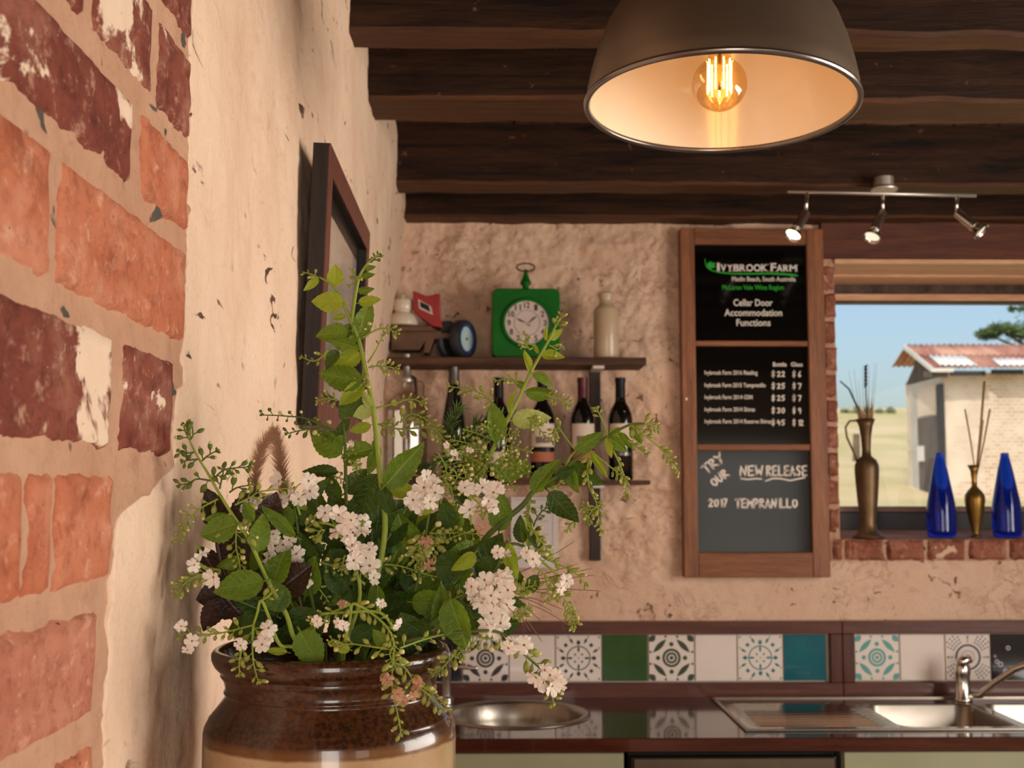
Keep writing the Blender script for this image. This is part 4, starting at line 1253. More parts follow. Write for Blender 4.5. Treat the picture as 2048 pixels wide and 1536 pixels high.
for (s1, s2), y in zip([('$22', '$6'), ('$25', '$7'), ('$25', '$7'), ('$30', '$9'), ('$45', '$12')], [742, 766, 790, 815, 839]):
    mb = MB()
    hand(mb, s1[0], 1543, y, 7, 12, 2.4); hand(mb, s1[1:], 1554, y + 1, 7, 10, 2.2, 0.25)
    obj('handwriting', mb, m_chalk, panes[1], recalc=False)
    mb = MB()
    hand(mb, s2[0], 1585, y, 6, 12, 2.4); hand(mb, s2[1:], 1596, y + 1, 6.5, 11, 2.2, 0.25)
    obj('handwriting', mb, m_chalk, panes[1], recalc=False)
mb = MB()
hand(mb, 'TRY', 1402, 934, 14, 18, 4.0, 0.18, radians(-38))
obj('handwriting', mb, m_chalk, panes[2], recalc=False); mb = MB()
hand(mb, 'OUR', 1419, 961, 11, 16, 4.0, 0.22, radians(-38))
obj('handwriting', mb, m_chalk, panes[2], recalc=False); mb = MB()
hand(mb, 'NEW', 1480, 932, 13, 19, 3.8, 0.22)
ribbon(mb, [(1482, 957), (1496, 959), (1512, 957), (1523, 958)], 3.0)
obj('handwriting', mb, m_chalk, panes[2], recalc=False); mb = MB()
hand(mb, 'RELEASE', 1533, 932, 9.5, 19, 3.8, 0.25)
ribbon(mb, [(1531, 962), (1545, 957), (1560, 957), (1580, 961), (1600, 957), (1610, 955)], 3.2)
obj('handwriting', mb, m_chalk, panes[2], recalc=False); mb = MB()
hand(mb, '2017', 1417, 998, 9, 15, 3.6, 0.25)
obj('handwriting', mb, m_chalk, panes[2], recalc=False); mb = MB()
hand(mb, 'TEMPRANILLO', 1471, 998, 9.6, 17, 3.8, 0.25)
obj('handwriting', mb, m_chalk, panes[2], recalc=False)

# ================================================================== WINDOW SILL
m_old_brass = simple('old_brass', (84, 66, 48), (124, 98, 70), 9, rough=0.45, metal=0.75)
m_old_brass2 = simple('aged_brass', (128, 96, 44), (164, 126, 66), 9, rough=0.36, metal=0.85)
m_blue = NT('cobalt_glass')
m_blue.bsdf((0.008, 0.05, 0.68, 1), 0.03, 0, 0.5, None, 0.0, 0.82)
m_blue = m_blue.m
m_dry = simple('dried_stem', (150, 112, 80), (176, 138, 102), 12, rough=0.85)
m_seed = simple('dark_seed', (44, 42, 54), (66, 60, 70), 12, rough=0.85)
m_reed = simple('reed', (176, 132, 92), (154, 112, 76), 12, rough=0.8)
def sill_z(Y): return WZ0 - 0.004 + 0.018 * (Y - Y_BACK + 0.012) / (4.2 - Y_BACK + 0.012)
def sill_pt(px, Y):
    p = at(px, 1070, Y); p.z = sill_z(Y) + 0.0015
    return p
YV1 = 3.86
vz = lambda py: at(1735, py, YV1).z
b = sill_pt(1737, YV1)
ewer = thing('brass_ewer', 'tall aged brass ewer with a thin loop handle on the window sill', 'vase', b)
hp = lambda py: at(1735, py, YV1).z - b.z
rp = lambda w: w / F_PX * YV1
prof = [(0.0005, 0), (rp(31), 0.001), (rp(31), 0.004), (rp(24), hp(1068)), (rp(17), hp(1058)), (rp(15.5), hp(1045)), (rp(17), hp(1030)), (rp(20), hp(1000)), (rp(23), hp(960)), (rp(24), hp(940)), (rp(23.5), hp(930)), (rp(19), hp(920)), (rp(9.5), hp(912)), (rp(8.5), hp(900)), (rp(10), hp(875)), (rp(13.5), hp(852)), (rp(19), hp(838)), (rp(17.5), hp(838)), (rp(12), hp(852)), (rp(8.5), hp(876)), (rp(0.5), hp(880))]
obj('body', MB().lathe(prof, b, 40), m_old_brass, ewer, smooth=True)
hx = lambda px, py: at(px, py, YV1)
mb = MB(); mb.tube([hx(1721, 846), hx(1712, 841), hx(1699, 842), hx(1691, 855), hx(1694, 875), hx(1703, 895), hx(1711, 912), hx(1715, 926)], 0.0036, 8)
obj('handle', mb, m_old_brass, ewer, smooth=True)
for i, (pts, mt, r, lab, grp) in enumerate([
    ([(1735, 860), (1732, 790), (1731, 735)], m_seed, 0.0022, 'dark spiky dried flower stem, tallest in the brass ewer', None),
    ([(1731, 866), (1715, 815), (1698, 778), (1680, 762)], m_seed, 0.0036, 'dark stem in the brass ewer arching left', None)]):
    o_ = thing('dried_flower', lab, 'dried flower', at(pts[0][0], pts[0][1], YV1), grp)
    mb = MB(); mb.tube([hx(*p) for p in pts], [r, r * .9, r * .8, r * 0.6][:len(pts)], 6); obj('stalk', mb, mt, o_, smooth=True)
    if i == 0:
        mb = MB()
        for k in range(26):
            a = k * 2.4
            p = hx(1731.5, 732 + k * 1.7); mb.ball(p, (cos(a), sin(a), 0.5), 0.007, 0.0035, 5, 3)
        obj('seed_head', mb, m_seed, o_)
for k, (x0, x1, y1) in enumerate([(1728, 1709, 800), (1731, 1716, 806), (1735, 1727, 812), (1737, 1737, 790), (1739, 1744, 795), (1741, 1747, 806), (1733, 1722, 818)]):
    o_ = thing('dried_grass_stem', ['leftmost', 'second from left', 'fourth from left', 'tallest', 'second from right', 'rightmost', 'third from left'][k] + ' brown dried grass plume in the brass ewer', 'dried grass', hx(x0, 862), 'dried grasses in the brass ewer')
    mb = MB(); mb.tube([hx(x0, 872), hx((x0 + x1) / 2, 835), hx(x1, y1)], [0.0016, 0.004, 0.0008], 6); obj('plume', mb, m_dry, o_, smooth=True)
    mb = MB(); mb.tube([hx(x1, y1 + 2), hx(x1 + (x1 - 1733) * 0.5, y1 - 60 - 10 * (k % 3))], [0.0006, 0.0003], 4); obj('awn', mb, m_seed, o_)
YB1 = 3.90
def blue(px, label):
    b = sill_pt(px, YB1)
    rp = lambda w: w / F_PX * YB1
    h = lambda py: at(px, py, YB1).z - b.z
    z0 = h(1074)
    hh = [(0.0005, 0.0), (rp(24), 0.0), (rp(28), 0.006), (rp(28.5), 0.02), (rp(28.5), 0.095), (rp(27), 0.112), (rp(22), 0.155), (rp(15), 0.215), (rp(9.5), 0.252), (rp(8), 0.262), (rp(8.2), 0.268), (rp(7.5), 0.272), (rp(0.5), 0.272)]
    o = obj('blue_bottle', MB().lathe([(r * .99, z) for r, z in hh], b, 40), m_blue, smooth=True)
    return tag(o, label, 'bottle', 'blue bottles on the sill')
blue(1884, 'cobalt blue glass bottle on the sill between the two brass vases')
blue(2015, 'cobalt blue glass bottle at the right edge of the sill')
YR = 3.90
b = sill_pt(1952, YR)
rp = lambda w: w / F_PX * YR
hv = lambda py: at(1952, py, YR).z - b.z
vase = thing('brass_bud_vase', 'small amphora-shaped brass vase between the blue bottles', 'vase', b)
prof = [(0.0005, 0), (rp(12), 0.0), (rp(12), 0.003), (rp(7), 0.008), (rp(7), 0.014), (rp(12), hv(1045)), (rp(17), hv(1020)), (rp(20), hv(1000)), (rp(19), hv(990)), (rp(13), hv(981)), (rp(5.5), hv(973)), (rp(5), hv(960)), (rp(7), hv(942)), (rp(12.5), hv(930)), (rp(11), hv(930)), (rp(4), hv(950)), (rp(.5), hv(952))]
obj('body', MB().lathe(prof, b, 36), m_old_brass2, vase, smooth=True)
for x0, x1, y1, r, lb in ((1951, 1930, 818, 0.0026, 'left-leaning thin'), (1952, 1969, 762, 0.0038, 'tallest thick'), (1954, 1980, 818, 0.0028, 'right-leaning'), (1953, 1966, 840, 0.0024, 'shortest')):
    mb = MB(); mb.tube([at(x0, 948, YR), at((x0 + x1) / 2 + 1, (948 + y1) / 2, YR), at(x1, y1, YR)], [r * .7, r, r * 1.1], 7)
    tag(obj('reed_stick', mb, m_reed, smooth=True), lb + ' tan reed standing in the small brass vase', 'reed', 'reeds in the brass bud vase')

# ================================================================== TILED SPLASHBACK
m_mahog = wood('mahogany_rail', (74, 34, 24), (106, 54, 38), 0, 5, 0.35, 0.15, 0.2)
m_mahog_v = wood('mahogany_stile', (66, 30, 22), (96, 48, 34), 2, 5, 0.35, 0.15, 0.2)
m_tile_w = simple('white_tile', (232, 218, 208), (226, 210, 200), 5, rough=0.18, coat=0.3)
m_tile_green = simple('green_tile', (44, 84, 28), (34, 70, 22), 14, rough=0.2, coat=0.3)
m_tile_teal = simple('teal_tile', (8, 100, 112), (6, 86, 100), 14, rough=0.2, coat=0.3)
m_tile_black = simple('black_tile', (12, 12, 20), (18, 18, 28), 14, rough=0.15, coat=0.3)
m_grout = simple('grout', (206, 190, 176), (196, 180, 166), 20, rough=0.9)
m_p_dark = simple('print_charcoal', (52, 46, 46), (60, 54, 54), 9, rough=0.25)
m_p_green = simple('print_dark_green', (54, 66, 46), (62, 74, 54), 9, rough=0.25)
m_p_teal = simple('print_teal', (36, 116, 122), (46, 124, 128), 9, rough=0.25)
m_p_aqua = simple('print_aqua', (96, 156, 152), (106, 164, 158), 9, rough=0.25)
m_p_navy = simple('print_navy', (60, 54, 78), (72, 66, 90), 9, rough=0.25)
m_p_pale = simple('print_pale', (196, 190, 196), (186, 180, 188), 9, rough=0.25)
YTL = Y_BACK - 0.026
tz0, tz1 = at(1500, 1364, YTL).z, at(1500, 1267, YTL).z
rz_lo = at(1500, 1394, YTL).z
rz_hi = at(1500, 1242, YTL).z
def tx(px): return at(px, 1315, YTL).x
def disc(mb, c, r, y, n=16, r0=0.0):
    if r0 <= 0:
        mb.add([(c[0] + r * cos(a), y, c[1] + r * sin(a)) for a in [2 * pi * i / n for i in range(n)]], [tuple(range(n))])
    else:
        v = [(c[0] + q * cos(a), y, c[1] + q * sin(a)) for q in (r0, r) for a in [2 * pi * i / n for i in range(n)]]
        mb.add(v, [(i, (i + 1) % n, n + (i + 1) % n, n + i) for i in range(n)])
def lens(mb, c, ang, ln, wd, y, n=6):
    d, p = (cos(ang), sin(ang)), (-sin(ang), cos(ang))
    up = [(t_, wd * sin(pi * t_)) for t_ in [i / n for i in range(n + 1)]]
    pts = [(c[0] + d[0] * ln * (t_ - .5) + p[0] * s * .5, y, c[1] + d[1] * ln * (t_ - .5) + p[1] * s * .5) for t_, s in up + [(t_, -s) for t_, s in up[-2:0:-1]]]
    mb.add(pts, [tuple(range(len(pts)))])
def pat_star(mb, c, s, y):
    n = 28
    disc(mb, c, 0.27 * s, y, n, 0.245 * s)
    disc(mb, c, 0.015 * s, y)
    for k in range(4):
        a = k * pi / 2
        lens(mb, (c[0] + .19 * s * cos(a), c[1] + .19 * s * sin(a)), a, .14 * s, .05 * s, y)
        lens(mb, (c[0] + .34 * s * cos(a), c[1] + .34 * s * sin(a)), a, .12 * s, .09 * s, y)
        disc(mb, (c[0] + .11 * s * cos(a + pi / 4), c[1] + .11 * s * sin(a + pi / 4)), .024 * s, y, 8)
        disc(mb, (c[0] + .40 * s * cos(a + pi / 4), c[1] + .40 * s * sin(a + pi / 4)), .052 * s, y, 4)
        for da in (0.40, -0.40):
            lens(mb, (c[0] + .41 * s * cos(a + da), c[1] + .41 * s * sin(a + da)), a + da * 1.4, .15 * s, .055 * s, y)
        for q in (-.45, -.22, .22, .45):
            u, w = .46 * s, q * s
            disc(mb, (c[0] + u * cos(a) - w * sin(a), c[1] + u * sin(a) + w * cos(a)), .018 * s, y, 6)
def pat_oval(mb, c, s, y):
    disc(mb, c, 0.205 * s, y, 28, 0.15 * s); disc(mb, c, 0.125 * s, y, 24, 0.075 * s); disc(mb, c, 0.045 * s, y)
    for k in range(4):
        a = k * pi / 2
        disc(mb, (c[0] + .30 * s * cos(a), c[1] + .30 * s * sin(a)), .05 * s, y, 12)
        b = a + pi / 4
        lens(mb, (c[0] + .37 * s * cos(b), c[1] + .37 * s * sin(b)), b + pi / 2, .42 * s, .12 * s, y, 10)
        lens(mb, (c[0] + .60 * s * cos(b), c[1] + .60 * s * sin(b)), b + pi / 2, .20 * s, .14 * s, y, 8)
        for w in (-.13, .13):
            u = .465 * s
            disc(mb, (c[0] + u * cos(a) - w * s * sin(a), c[1] + u * sin(a) + w * s * cos(a)), .028 * s, y, 8)
def pat_lace(mb, c, s, y):
    disc(mb, c, 0.29 * s, y, 32, 0.245 * s); disc(mb, c, .06 * s, y, 16, .045 * s); disc(mb, c, .15 * s, y, 20, .14 * s)
    for k in range(4):
        a = k * pi / 2
        lens(mb, (c[0] + .38 * s * cos(a), c[1] + .38 * s * sin(a)), a, .16 * s, .02 * s, y)
        disc(mb, (c[0] + .45 * s * cos(a), c[1] + .45 * s * sin(a)), .025 * s, y, 6)
        for r in range(4):
            for q in range(-2, 3):
                rr, aa = (.36 + .07 * r) * s, a + pi / 4 + q * 0.16
                u, w = rr * cos(aa), rr * sin(aa)
                if max(abs(u), abs(w)) < .47 * s:
                    disc(mb, (c[0] + u, c[1] + w), .022 * s, y, 5)
def pat_scroll(mb, c, s, y):
    for (u, w, r) in ((-.38, -.1, .05), (-.3, -.16, .06), (-.42, .02, .03), (-.12, .2, .05), (-.2, -.3, .05), (.0, -.32, .06), (.12, -.26, .05), (.2, -.36, .04)):
        disc(mb, (c[0] + u * s, c[1] + w * s), r * s, y, 14, r * s * .55)
TILES1 = [(832, 924, m_tile_black, None, None, 'plain black tile'), (925, 1017, m_tile_w, pat_oval, m_p_dark, 'white tile with charcoal medallion'), (1018, 1110, m_tile_w, None, None, None), (1111, 1203, m_tile_w, pat_star, m_p_dark, 'white tile with charcoal star'),
          (1204, 1296, m_tile_green, None, None, 'glossy green tile'), (1297, 1389, m_tile_w, pat_oval, m_p_green, 'white tile with dark green medallion'), (1390, 1474, m_tile_w, None, None, None), (1475, 1566, m_tile_w, pat_star, m_p_teal, 'white tile with teal star'), (1567, 1653, m_tile_teal, None, None, 'glossy teal tile')]
TILES1 = [(740, 831, m_tile_w, None, None, None)] + TILES1
TILES2 = [(1709, 1799, m_tile_w, pat_oval, m_p_aqua, 'white tile with aqua medallion'), (1800, 1890, m_tile_w, None, None, None), (1891, 1981, m_tile_w, pat_lace, m_p_navy, 'white tile with navy lace ring'), (1982, 2073, m_tile_black, pat_scroll, m_p_pale, 'navy-black tile with pale scrolls'), (2074, 2166, m_tile_w, None, None, None), (2167, 2259, m_tile_green, None, None, None)]
for tiles, xa, xb, st, lab in ((TILES1, X_LEFT - 0.04, tx(1682), [(tx(1659), tx(1682))], 'long tiled splashback in dark red timber frame behind the round sink'), (TILES2, tx(1683), X_RIGHT - 0.01, [(tx(1683), tx(1706))], 'tiled splashback in dark red timber frame behind the sink with taps')):
    sp = thing('tile_splashback', lab, 'splashback', ((xa + xb) / 2, Y_BACK - 0.02, rz_lo))
    mb = MB(); mb.box(xa, xb, Y_BACK - 0.045, Y_BACK + 0.0, tz1 + 0.0005, rz_hi); obj('rail', mb, m_mahog, sp, bevel=0.002)
    mb = MB(); mb.box(xa, xb, Y_BACK - 0.045, Y_BACK + 0.0, rz_lo, tz0 - 0.0005); obj('rail', mb, m_mahog, sp, bevel=0.002)
    for a, b_ in st:
        mb = MB(); mb.box(a, b_, Y_BACK - 0.044, Y_BACK, tz0, tz1); obj('stile', mb, m_mahog_v, sp, bevel=0.002)
    ga, gb = max(xa + 0.002, tx(tiles[0][0]) - 0.008), min(xb, tx(tiles[-1][1]) + 0.008)
    mb = MB(); mb.box(ga, gb, Y_BACK - 0.020, Y_BACK - 0.004, tz0, tz1); obj('grout', mb, m_grout, sp)
    for (p0, p1, mt, pat, pm, lb) in tiles:
        x0, x1 = tx(p0) + 0.0015, tx(p1) - 0.0015
        mid = (tz0 + tz1) / 2
        hgt = (x1 - x0) / 2 if p1 - p0 > 88 else 0.0715
        mb = MB(); mb.box(x0, x1, YTL, YTL + 0.014, mid - 0.0705, mid + 0.0705)
        tl_ = obj('tile', mb, mt, sp, bevel=0.0015)
        if lb: tl_['label'] = lb
        if pat:
            mb = MB(); pat(mb, ((x0 + x1) / 2, mid), x1 - x0, YTL - 0.0003)
            obj('printed_pattern', mb, pm, tl_, recalc=False)

# ================================================================== BENCH, SINKS, TAPS, CUPBOARDS
m_bench = wood('dark_benchtop', (56, 26, 18), (84, 40, 28), 0, 5, 0.12, 0.02, 0.35)
m_steel = NT('brushed_steel')
v = m_steel.coords((1, 30, 1))
m_steel.bsdf(m_steel.ramp(m_steel.noise(v, 6, 3), [(0.3, lin((150, 140, 128))), (0.7, lin((172, 162, 150)))]), 0.32, 1.0)
m_steel = m_steel.m
m_steel_bright = simple('polished_steel', (176, 166, 154), (188, 178, 166), 6, rough=0.14, metal=1.0)
ZB = at(1500, 1394, Y_BACK - 0.045).z
YF = 3.15
BT = 0.036
# benchtop with two cut-outs
RC = Vector((at(1030, 1432, 3.48).x, 3.485, ZB)); RR = 0.198
SX0, SX1, SY0, SY1 = 0.672, 1.93, 3.225, 3.725
bench = thing('benchtop', 'dark polished timber benchtop along the back wall', 'benchtop', (1.0, 3.4, ZB - BT))
mb = MB()
n = 48
circ = [(RC.x + RR * cos(2 * pi * i / n), RC.y + RR * sin(2 * pi * i / n)) for i in range(n)]
qx0, qx1, qy0, qy1 = RC.x - RR - 0.03, RC.x + RR + 0.03, YF + 0.05, 3.735
def sq(a):
    c_, s_ = cos(a), sin(a)
    k_ = 1 / max(abs(c_), abs(s_))
    return ((qx0 + qx1) / 2 + c_ * k_ * (qx1 - qx0) / 2, (qy0 + qy1) / 2 + s_ * k_ * (qy1 - qy0) / 2)
sqp = [sq(2 * pi * i / n) for i in range(n)]
v = [(x, y, ZB) for x, y in circ] + [(x, y, ZB) for x, y in sqp] + [(x, y, ZB - BT) for x, y in circ]
mb.add(v, [(i, (i + 1) % n, n + (i + 1) % n, n + i) for i in range(n)] + [(i, 2 * n + i, 2 * n + (i + 1) % n, (i + 1) % n) for i in range(n)])
XE = X_RIGHT - 0.01
xl = X_LEFT - 0.04
for a in [(xl, qx0, YF, Y_BACK), (qx0, qx1, YF, qy0), (qx0, qx1, qy1, Y_BACK), (qx1, SX0 + 0.03, YF, Y_BACK), (SX0 + 0.03, SX1 - 0.03, YF, SY0 + 0.03), (SX0 + 0.03, SX1 - 0.03, SY1 - 0.03, Y_BACK), (SX1 - 0.03, XE, YF, Y_BACK)]:
    mb.add([(a[0], a[2], ZB), (a[1], a[2], ZB), (a[1], a[3], ZB), (a[0], a[3], ZB)], [(0, 1, 2, 3)])
obj('top', mb, m_bench, bench, recalc=False)
mb = MB(); mb.box(xl, XE, YF - 0.001, YF + 0.02, ZB - BT, ZB - 0.0003); obj('front_edge', mb, m_bench, bench, bevel=0.003)
# round sink
sink = thing('round_sink', 'round stainless steel sink bowl set in the benchtop', 'sink', (RC.x, RC.y, ZB - 0.15))
prof = [(RR + 0.018, 0.0006), (RR + 0.017, 0.004), (RR + 0.006, 0.0055), (RR - 0.004, 0.003), (RR - 0.012, -0.006), (RR - 0.016, -0.05), (RR - 0.028, -0.12), (RR - 0.07, -0.15), (0.04, -0.155), (0.03, -0.158), (0.001, -0.16)]
obj('bowl', MB().lathe(prof, RC, 64), m_steel, sink, smooth=True)
# rectangular sink with drainer
ds = thing('drainer_sink', 'stainless steel double sink with ribbed drainer below the window', 'sink', ((SX0 + SX1) / 2, 3.47, ZB - 0.15))
B1, B2 = (1.105, 1.425), (1.455, 1.80)
by0, by1 = 3.275, 3.62
mb = MB()
mb.box(SX0, SX1, SY0, SY0 + 0.012, ZB + 0.0005, ZB + 0.006); mb.box(SX0, SX1, SY1 - 0.012, SY1, ZB + 0.0005, ZB + 0.006)
mb.box(SX0, SX0 + 0.012, SY0 + 0.012, SY1 - 0.012, ZB + 0.0005, ZB + 0.006); mb.box(SX1 - 0.012, SX1, SY0 + 0.012, SY1 - 0.012, ZB + 0.0005, ZB + 0.006)
obj('rim', mb, m_steel, ds, bevel=0.002)
mb = MB()
def dz_(x, y):
    k = 0.0022 * sin(2 * pi * (y - SY0) / 0.034) if (SX0 + 0.05 < x < B1[0] - 0.05 and SY0 + 0.045 < y < SY1 - 0.09) else 0
    return ZB + 0.0015 + k
patch_grid(mb, [SX0 + 0.01, SX0 + 0.045, SX0 + 0.056, B1[0] - 0.056, B1[0] - 0.045, B1[0]], span(SY0 + 0.01, SY1 - 0.01, 0.005), lambda x, y: (x, y, dz_(x, y)))
obj('drainer', mb, m_steel_bright, ds, smooth=True, recalc=False)
mb = MB()
for a in [(B1[0], B2[1], SY0 + 0.01, by0), (B1[0], B2[1], by1, SY1 - 0.01), (B1[1], B2[0], by0, by1), (B2[1], SX1 - 0.01, SY0 + 0.01, SY1 - 0.01)]:
    mb.add([(a[0], a[2], ZB + .0015), (a[1], a[2], ZB + .0015), (a[1], a[3], ZB + .0015), (a[0], a[3], ZB + .0015)], [(0, 1, 2, 3)])
obj('deck', mb, m_steel_bright, ds, recalc=False)
for (a, c_) in (B1, B2):
    mb = MB()
    rings = []
    for q, (ins, dz) in enumerate([(0.0, 0.0015), (0.004, -0.004), (0.008, -0.10), (0.02, -0.135), (0.05, -0.15), (0.12, -0.152)]):
        rings.append([(x, y, ZB + dz) for x, y in rrect(a + ins, c_ - ins, by0 + ins, by1 - ins, max(0.045 - ins * .2, 0.02), 6)])
    m_ = len(rings[0])
    vv = [p for r_ in rings for p in r_]
    ff = [(k * m_ + i, k * m_ + (i + 1) % m_, (k + 1) * m_ + (i + 1) % m_, (k + 1) * m_ + i) for k in range(len(rings) - 1) for i in range(m_)]
    ff.append(tuple(range((len(rings) - 1) * m_, len(rings) * m_)))
    mb.add(vv, ff)
    # corners of the rounded opening up to the square deck
    top_ = rings[0]
    for ci, (cx_, cy_) in enumerate(((c_, by1), (a, by1), (a, by0), (c_, by0))):
        arc = top_[ci * 7:(ci + 1) * 7]
        mb.add([(cx_, cy_, ZB + .0015)] + arc, [(0, i, i + 1) for i in range(1, 7)])
    obj('bowl', mb, m_steel, ds, smooth=True)
# mixer tap on the drainer sink
tb = Vector((at(1927, 1412, 3.665).x, 3.665, ZB + 0.002))
tap = thing('mixer_tap', 'chrome mixer tap with swung-out spout at the double sink', 'tap', tb)
obj('body', MB().lathe([(0.0005, 0), (0.026, 0.0), (0.026, 0.006), (0.0215, 0.010), (0.021, 0.075), (0.0225, 0.08), (0.0235, 0.088), (0.0225, 0.104), (0.014, 0.116), (0.001, 0.119)], tb, 32), m_chrome, tap, smooth=True)
mb = MB()
q = tb + Vector((0, 0, 0.112))
mb.tube([q + Vector((-0.006, 0.0, -0.004)), q + Vector((0.006, -0.004, 0.009)), q + Vector((0.026, -0.01, 0.013))], [0.019, 0.014, 0.008], 12)
obj('lever', mb, m_chrome, tap, smooth=True)
mb = MB()
sp_ = [tb + Vector((0.012, -0.005, 0.020)), at(1960, 1390, 3.64), at(1990, 1366, 3.6), at(2030, 1338, 3.56), at(2080, 1320, 3.52), at(2120, 1330, 3.5), at(2124, 1350, 3.5)]
mb.tube(sp_, [0.013, 0.0115, 0.0105, 0.010, 0.010, 0.010, 0.011], 14)
obj('spout', mb, m_chrome, tap, smooth=True)
# tap at the round sink, half hidden by the crock
tb = Vector((at(893, 1394, 3.72).x, 3.715, ZB + 0.001))
tap = thing('pillar_tap', 'slim chrome pillar tap behind the stoneware crock', 'tap', tb)
obj('pillar', MB().lathe([(0.0005, 0), (0.022, 0.0), (0.022, 0.006), (0.0145, 0.012), (0.0135, 0.11), (0.016, 0.114), (0.016, 0.142), (0.006, 0.148), (0.001, 0.149)], tb, 28), m_chrome, tap, auto=True)
mb = MB(); mb.tube([tb + Vector((0.01, -0.005, 0.098)), tb + Vector((0.05, -0.02, 0.1)), tb + Vector((0.088, -0.04, 0.1))], [0.006, 0.0058, 0.0056], 10); obj('spout', mb, m_chrome, tap, smooth=True)
mb = MB(); mb.ball(tb + Vector((0.084, -0.038, 0.1)), (0.9, -0.4, 0), 0.014, 0.0075, 10, 6); obj('spout_tip', mb, m_chrome, tap, smooth=True)
# cupboards under the bench
m_sage = simple('sage_paint', (150, 148, 118), (140, 138, 108), 4, rough=0.45)
m_fridge = simple('dark_fridge', (30, 26, 22), (40, 34, 30), 8, rough=0.35)
zt_ = ZB - BT - 0.002
def cupboard(label, x0, x1, doors):
    c = thing('cupboard', label, 'cupboard', ((x0 + x1) / 2, 3.45, 0.0), 'sage cupboards under the bench')
    w_ = 0.016
    mb = MB(); mb.box(x0, x0 + w_, YF + 0.03, 3.74, 0.0, zt_); mb.box(x1 - w_, x1, YF + 0.03, 3.74, 0.0, zt_); mb.box(x0 + w_, x1 - w_, YF + 0.03, 3.74, 0.08, 0.096); mb.box(x0 + w_, x1 - w_, YF + 0.07, YF + 0.085, 0.0, 0.08)
    obj('body', mb, m_sage, c)
    k = (x1 - x0) / doors
    for i in range(doors):
        mb = MB(); mb.box(x0 + k * i + 0.002, x0 + k * (i + 1) - 0.002, YF + 0.011, YF + 0.029, 0.09, zt_ - 0.002); d_ = obj('door', mb, m_sage, c, bevel=0.002)
        mb = MB(); hx_ = x0 + k * (i + (0.12 if i % 2 else 0.88)); mb.tube([(hx_, YF + 0.012, 0.62), (hx_, YF - 0.012, 0.63), (hx_, YF - 0.012, 0.74), (hx_, YF + 0.012, 0.75)], 0.005, 8); obj('handle', mb, m_nickel, d_, smooth=True)
fxa, fxb = at(1252, 1520, YF + 0.03).x, at(1680, 1520, YF + 0.03).x
cupboard("sage green cupboard under the bench below the round sink", xl + 0.03, fxa - 0.006, 1)
cupboard('sage green cupboard under the bench below the double sink', fxb + 0.004, XE - 0.05, 3)
fr_ = thing('bar_fridge', 'dark under-bench bar fridge between the sage cupboards', 'fridge', ((fxa + fxb) / 2, 3.45, 0))
mb = MB(); mb.box(fxa + 0.008, fxb - 0.008, YF + 0.06, 3.74, 0.02, zt_ - 0.012); obj('body', mb, m_fridge, fr_)
mb = MB(); mb.box(fxa + 0.012, fxb - 0.012, YF + 0.02, YF + 0.055, 0.1, zt_ - 0.016); d_ = obj('door', mb, m_fridge, fr_, bevel=0.003)
mb = MB(); mb.box(fxa + 0.02, fxb - 0.02, YF + 0.012, YF + 0.02, zt_ - 0.046, zt_ - 0.018); obj('trim', mb, simple('dull_bronze_trim', (84, 70, 54), (100, 84, 66), 9, rough=0.5, metal=0.4), d_)
for a in (fxa + 0.03, fxb - 0.05):
    mb = MB(); mb.tube([(a, YF + 0.1, 0.0), (a, YF + 0.1, 0.021)], 0.015, 10); obj('foot', mb, m_fridge, fr_)

# ================================================================== CROCK AND ITS COUNTER
YPOT = 1.05
pc = at(664, 1300, YPOT)
PC = Vector((pc.x, YPOT, CAM.z))
t = NT('salt_glazed_stoneware')
v = t.coords()
sepz = t.n('ShaderNodeSeparateXYZ')
t.l(v, sepz.inputs[0])
zl = t.math('ADD', sepz.outputs['Z'], t.math('MULTIPLY', t.noise(v, 25, 4), 0.006))
sp1 = t.noise(v, 260, 3, 0.6)
brown = t.ramp(sp1, [(0.35, lin((34, 18, 10))), (0.62, lin((74, 41, 19)))])
brown = t.mix(t.ramp(t.noise(t.coords((1, 1, 6)), 6, 4), [(0.5, 0.0), (0.75, 0.45)]), brown, lin((92, 52, 24)))
tan = t.ramp(t.noise(v, 14, 5), [(0.3, lin((180, 150, 114))), (0.7, lin((160, 128, 92)))])
tan = t.mix(t.ramp(t.noise(v, 300, 2), [(0.66, 0.0), (0.72, 0.5)]), tan, lin((120, 90, 60)))
amber = lin((104, 66, 32))
zz0 = CAM.z - 0.207
def zstep(a, b):
    mr = t.n('ShaderNodeMapRange')
    mr.inputs['From Min'].default_value = a; mr.inputs['From Max'].default_value = b
    t.l(zl, mr.inputs['Value'])
    return mr.outputs[0]
col = t.mix(zstep(zz0, zz0 + 0.0025), tan, amber)
col = t.mix(zstep(zz0 + 0.006, zz0 + 0.011), col, brown)
t.bsdf(col, 0.2, 0, 0.5, t.bump(t.noise(v, 60, 4), 0.05, 0.004), 0.5)
m_crock = t.m
outer = [(.0960, -.1340), (.0993, -.1355), (.1010, -.1385), (.1008, -.1430), (.0985, -.1480), (.0955, -.1515), (.0938, -.1530), (.0930, -.1545), (.0935, -.1560), (.0925, -.1575), (.0905, -.1605), (.0893, -.1650), (.0890, -.1680), (.0902, -.1693), (.0902, -.1705), (.0885, -.1715), (.0890, -.1740), (.0925, -.1790), (.0975, -.1855), (.1010, -.1900), (.1022, -.1912), (.1024, -.1925), (.1035, -.1945), (.1055, -.1985), (.1064, -.2030), (.1066, -.2100), (.1066, -.2600), (.1055, -.3300), (.1030, -.4000), (.1000, -.4450), (.0975, -.4500), (.0005, -.4500)]
inner = [(.0005, -.4350), (.0950, -.4300), (.0985, -.2100), (.0950, -.1980), (.0835, -.1750), (.0830, -.1660), (.0880, -.1500), (.0925, -.1380), (.0960, -.1340)]
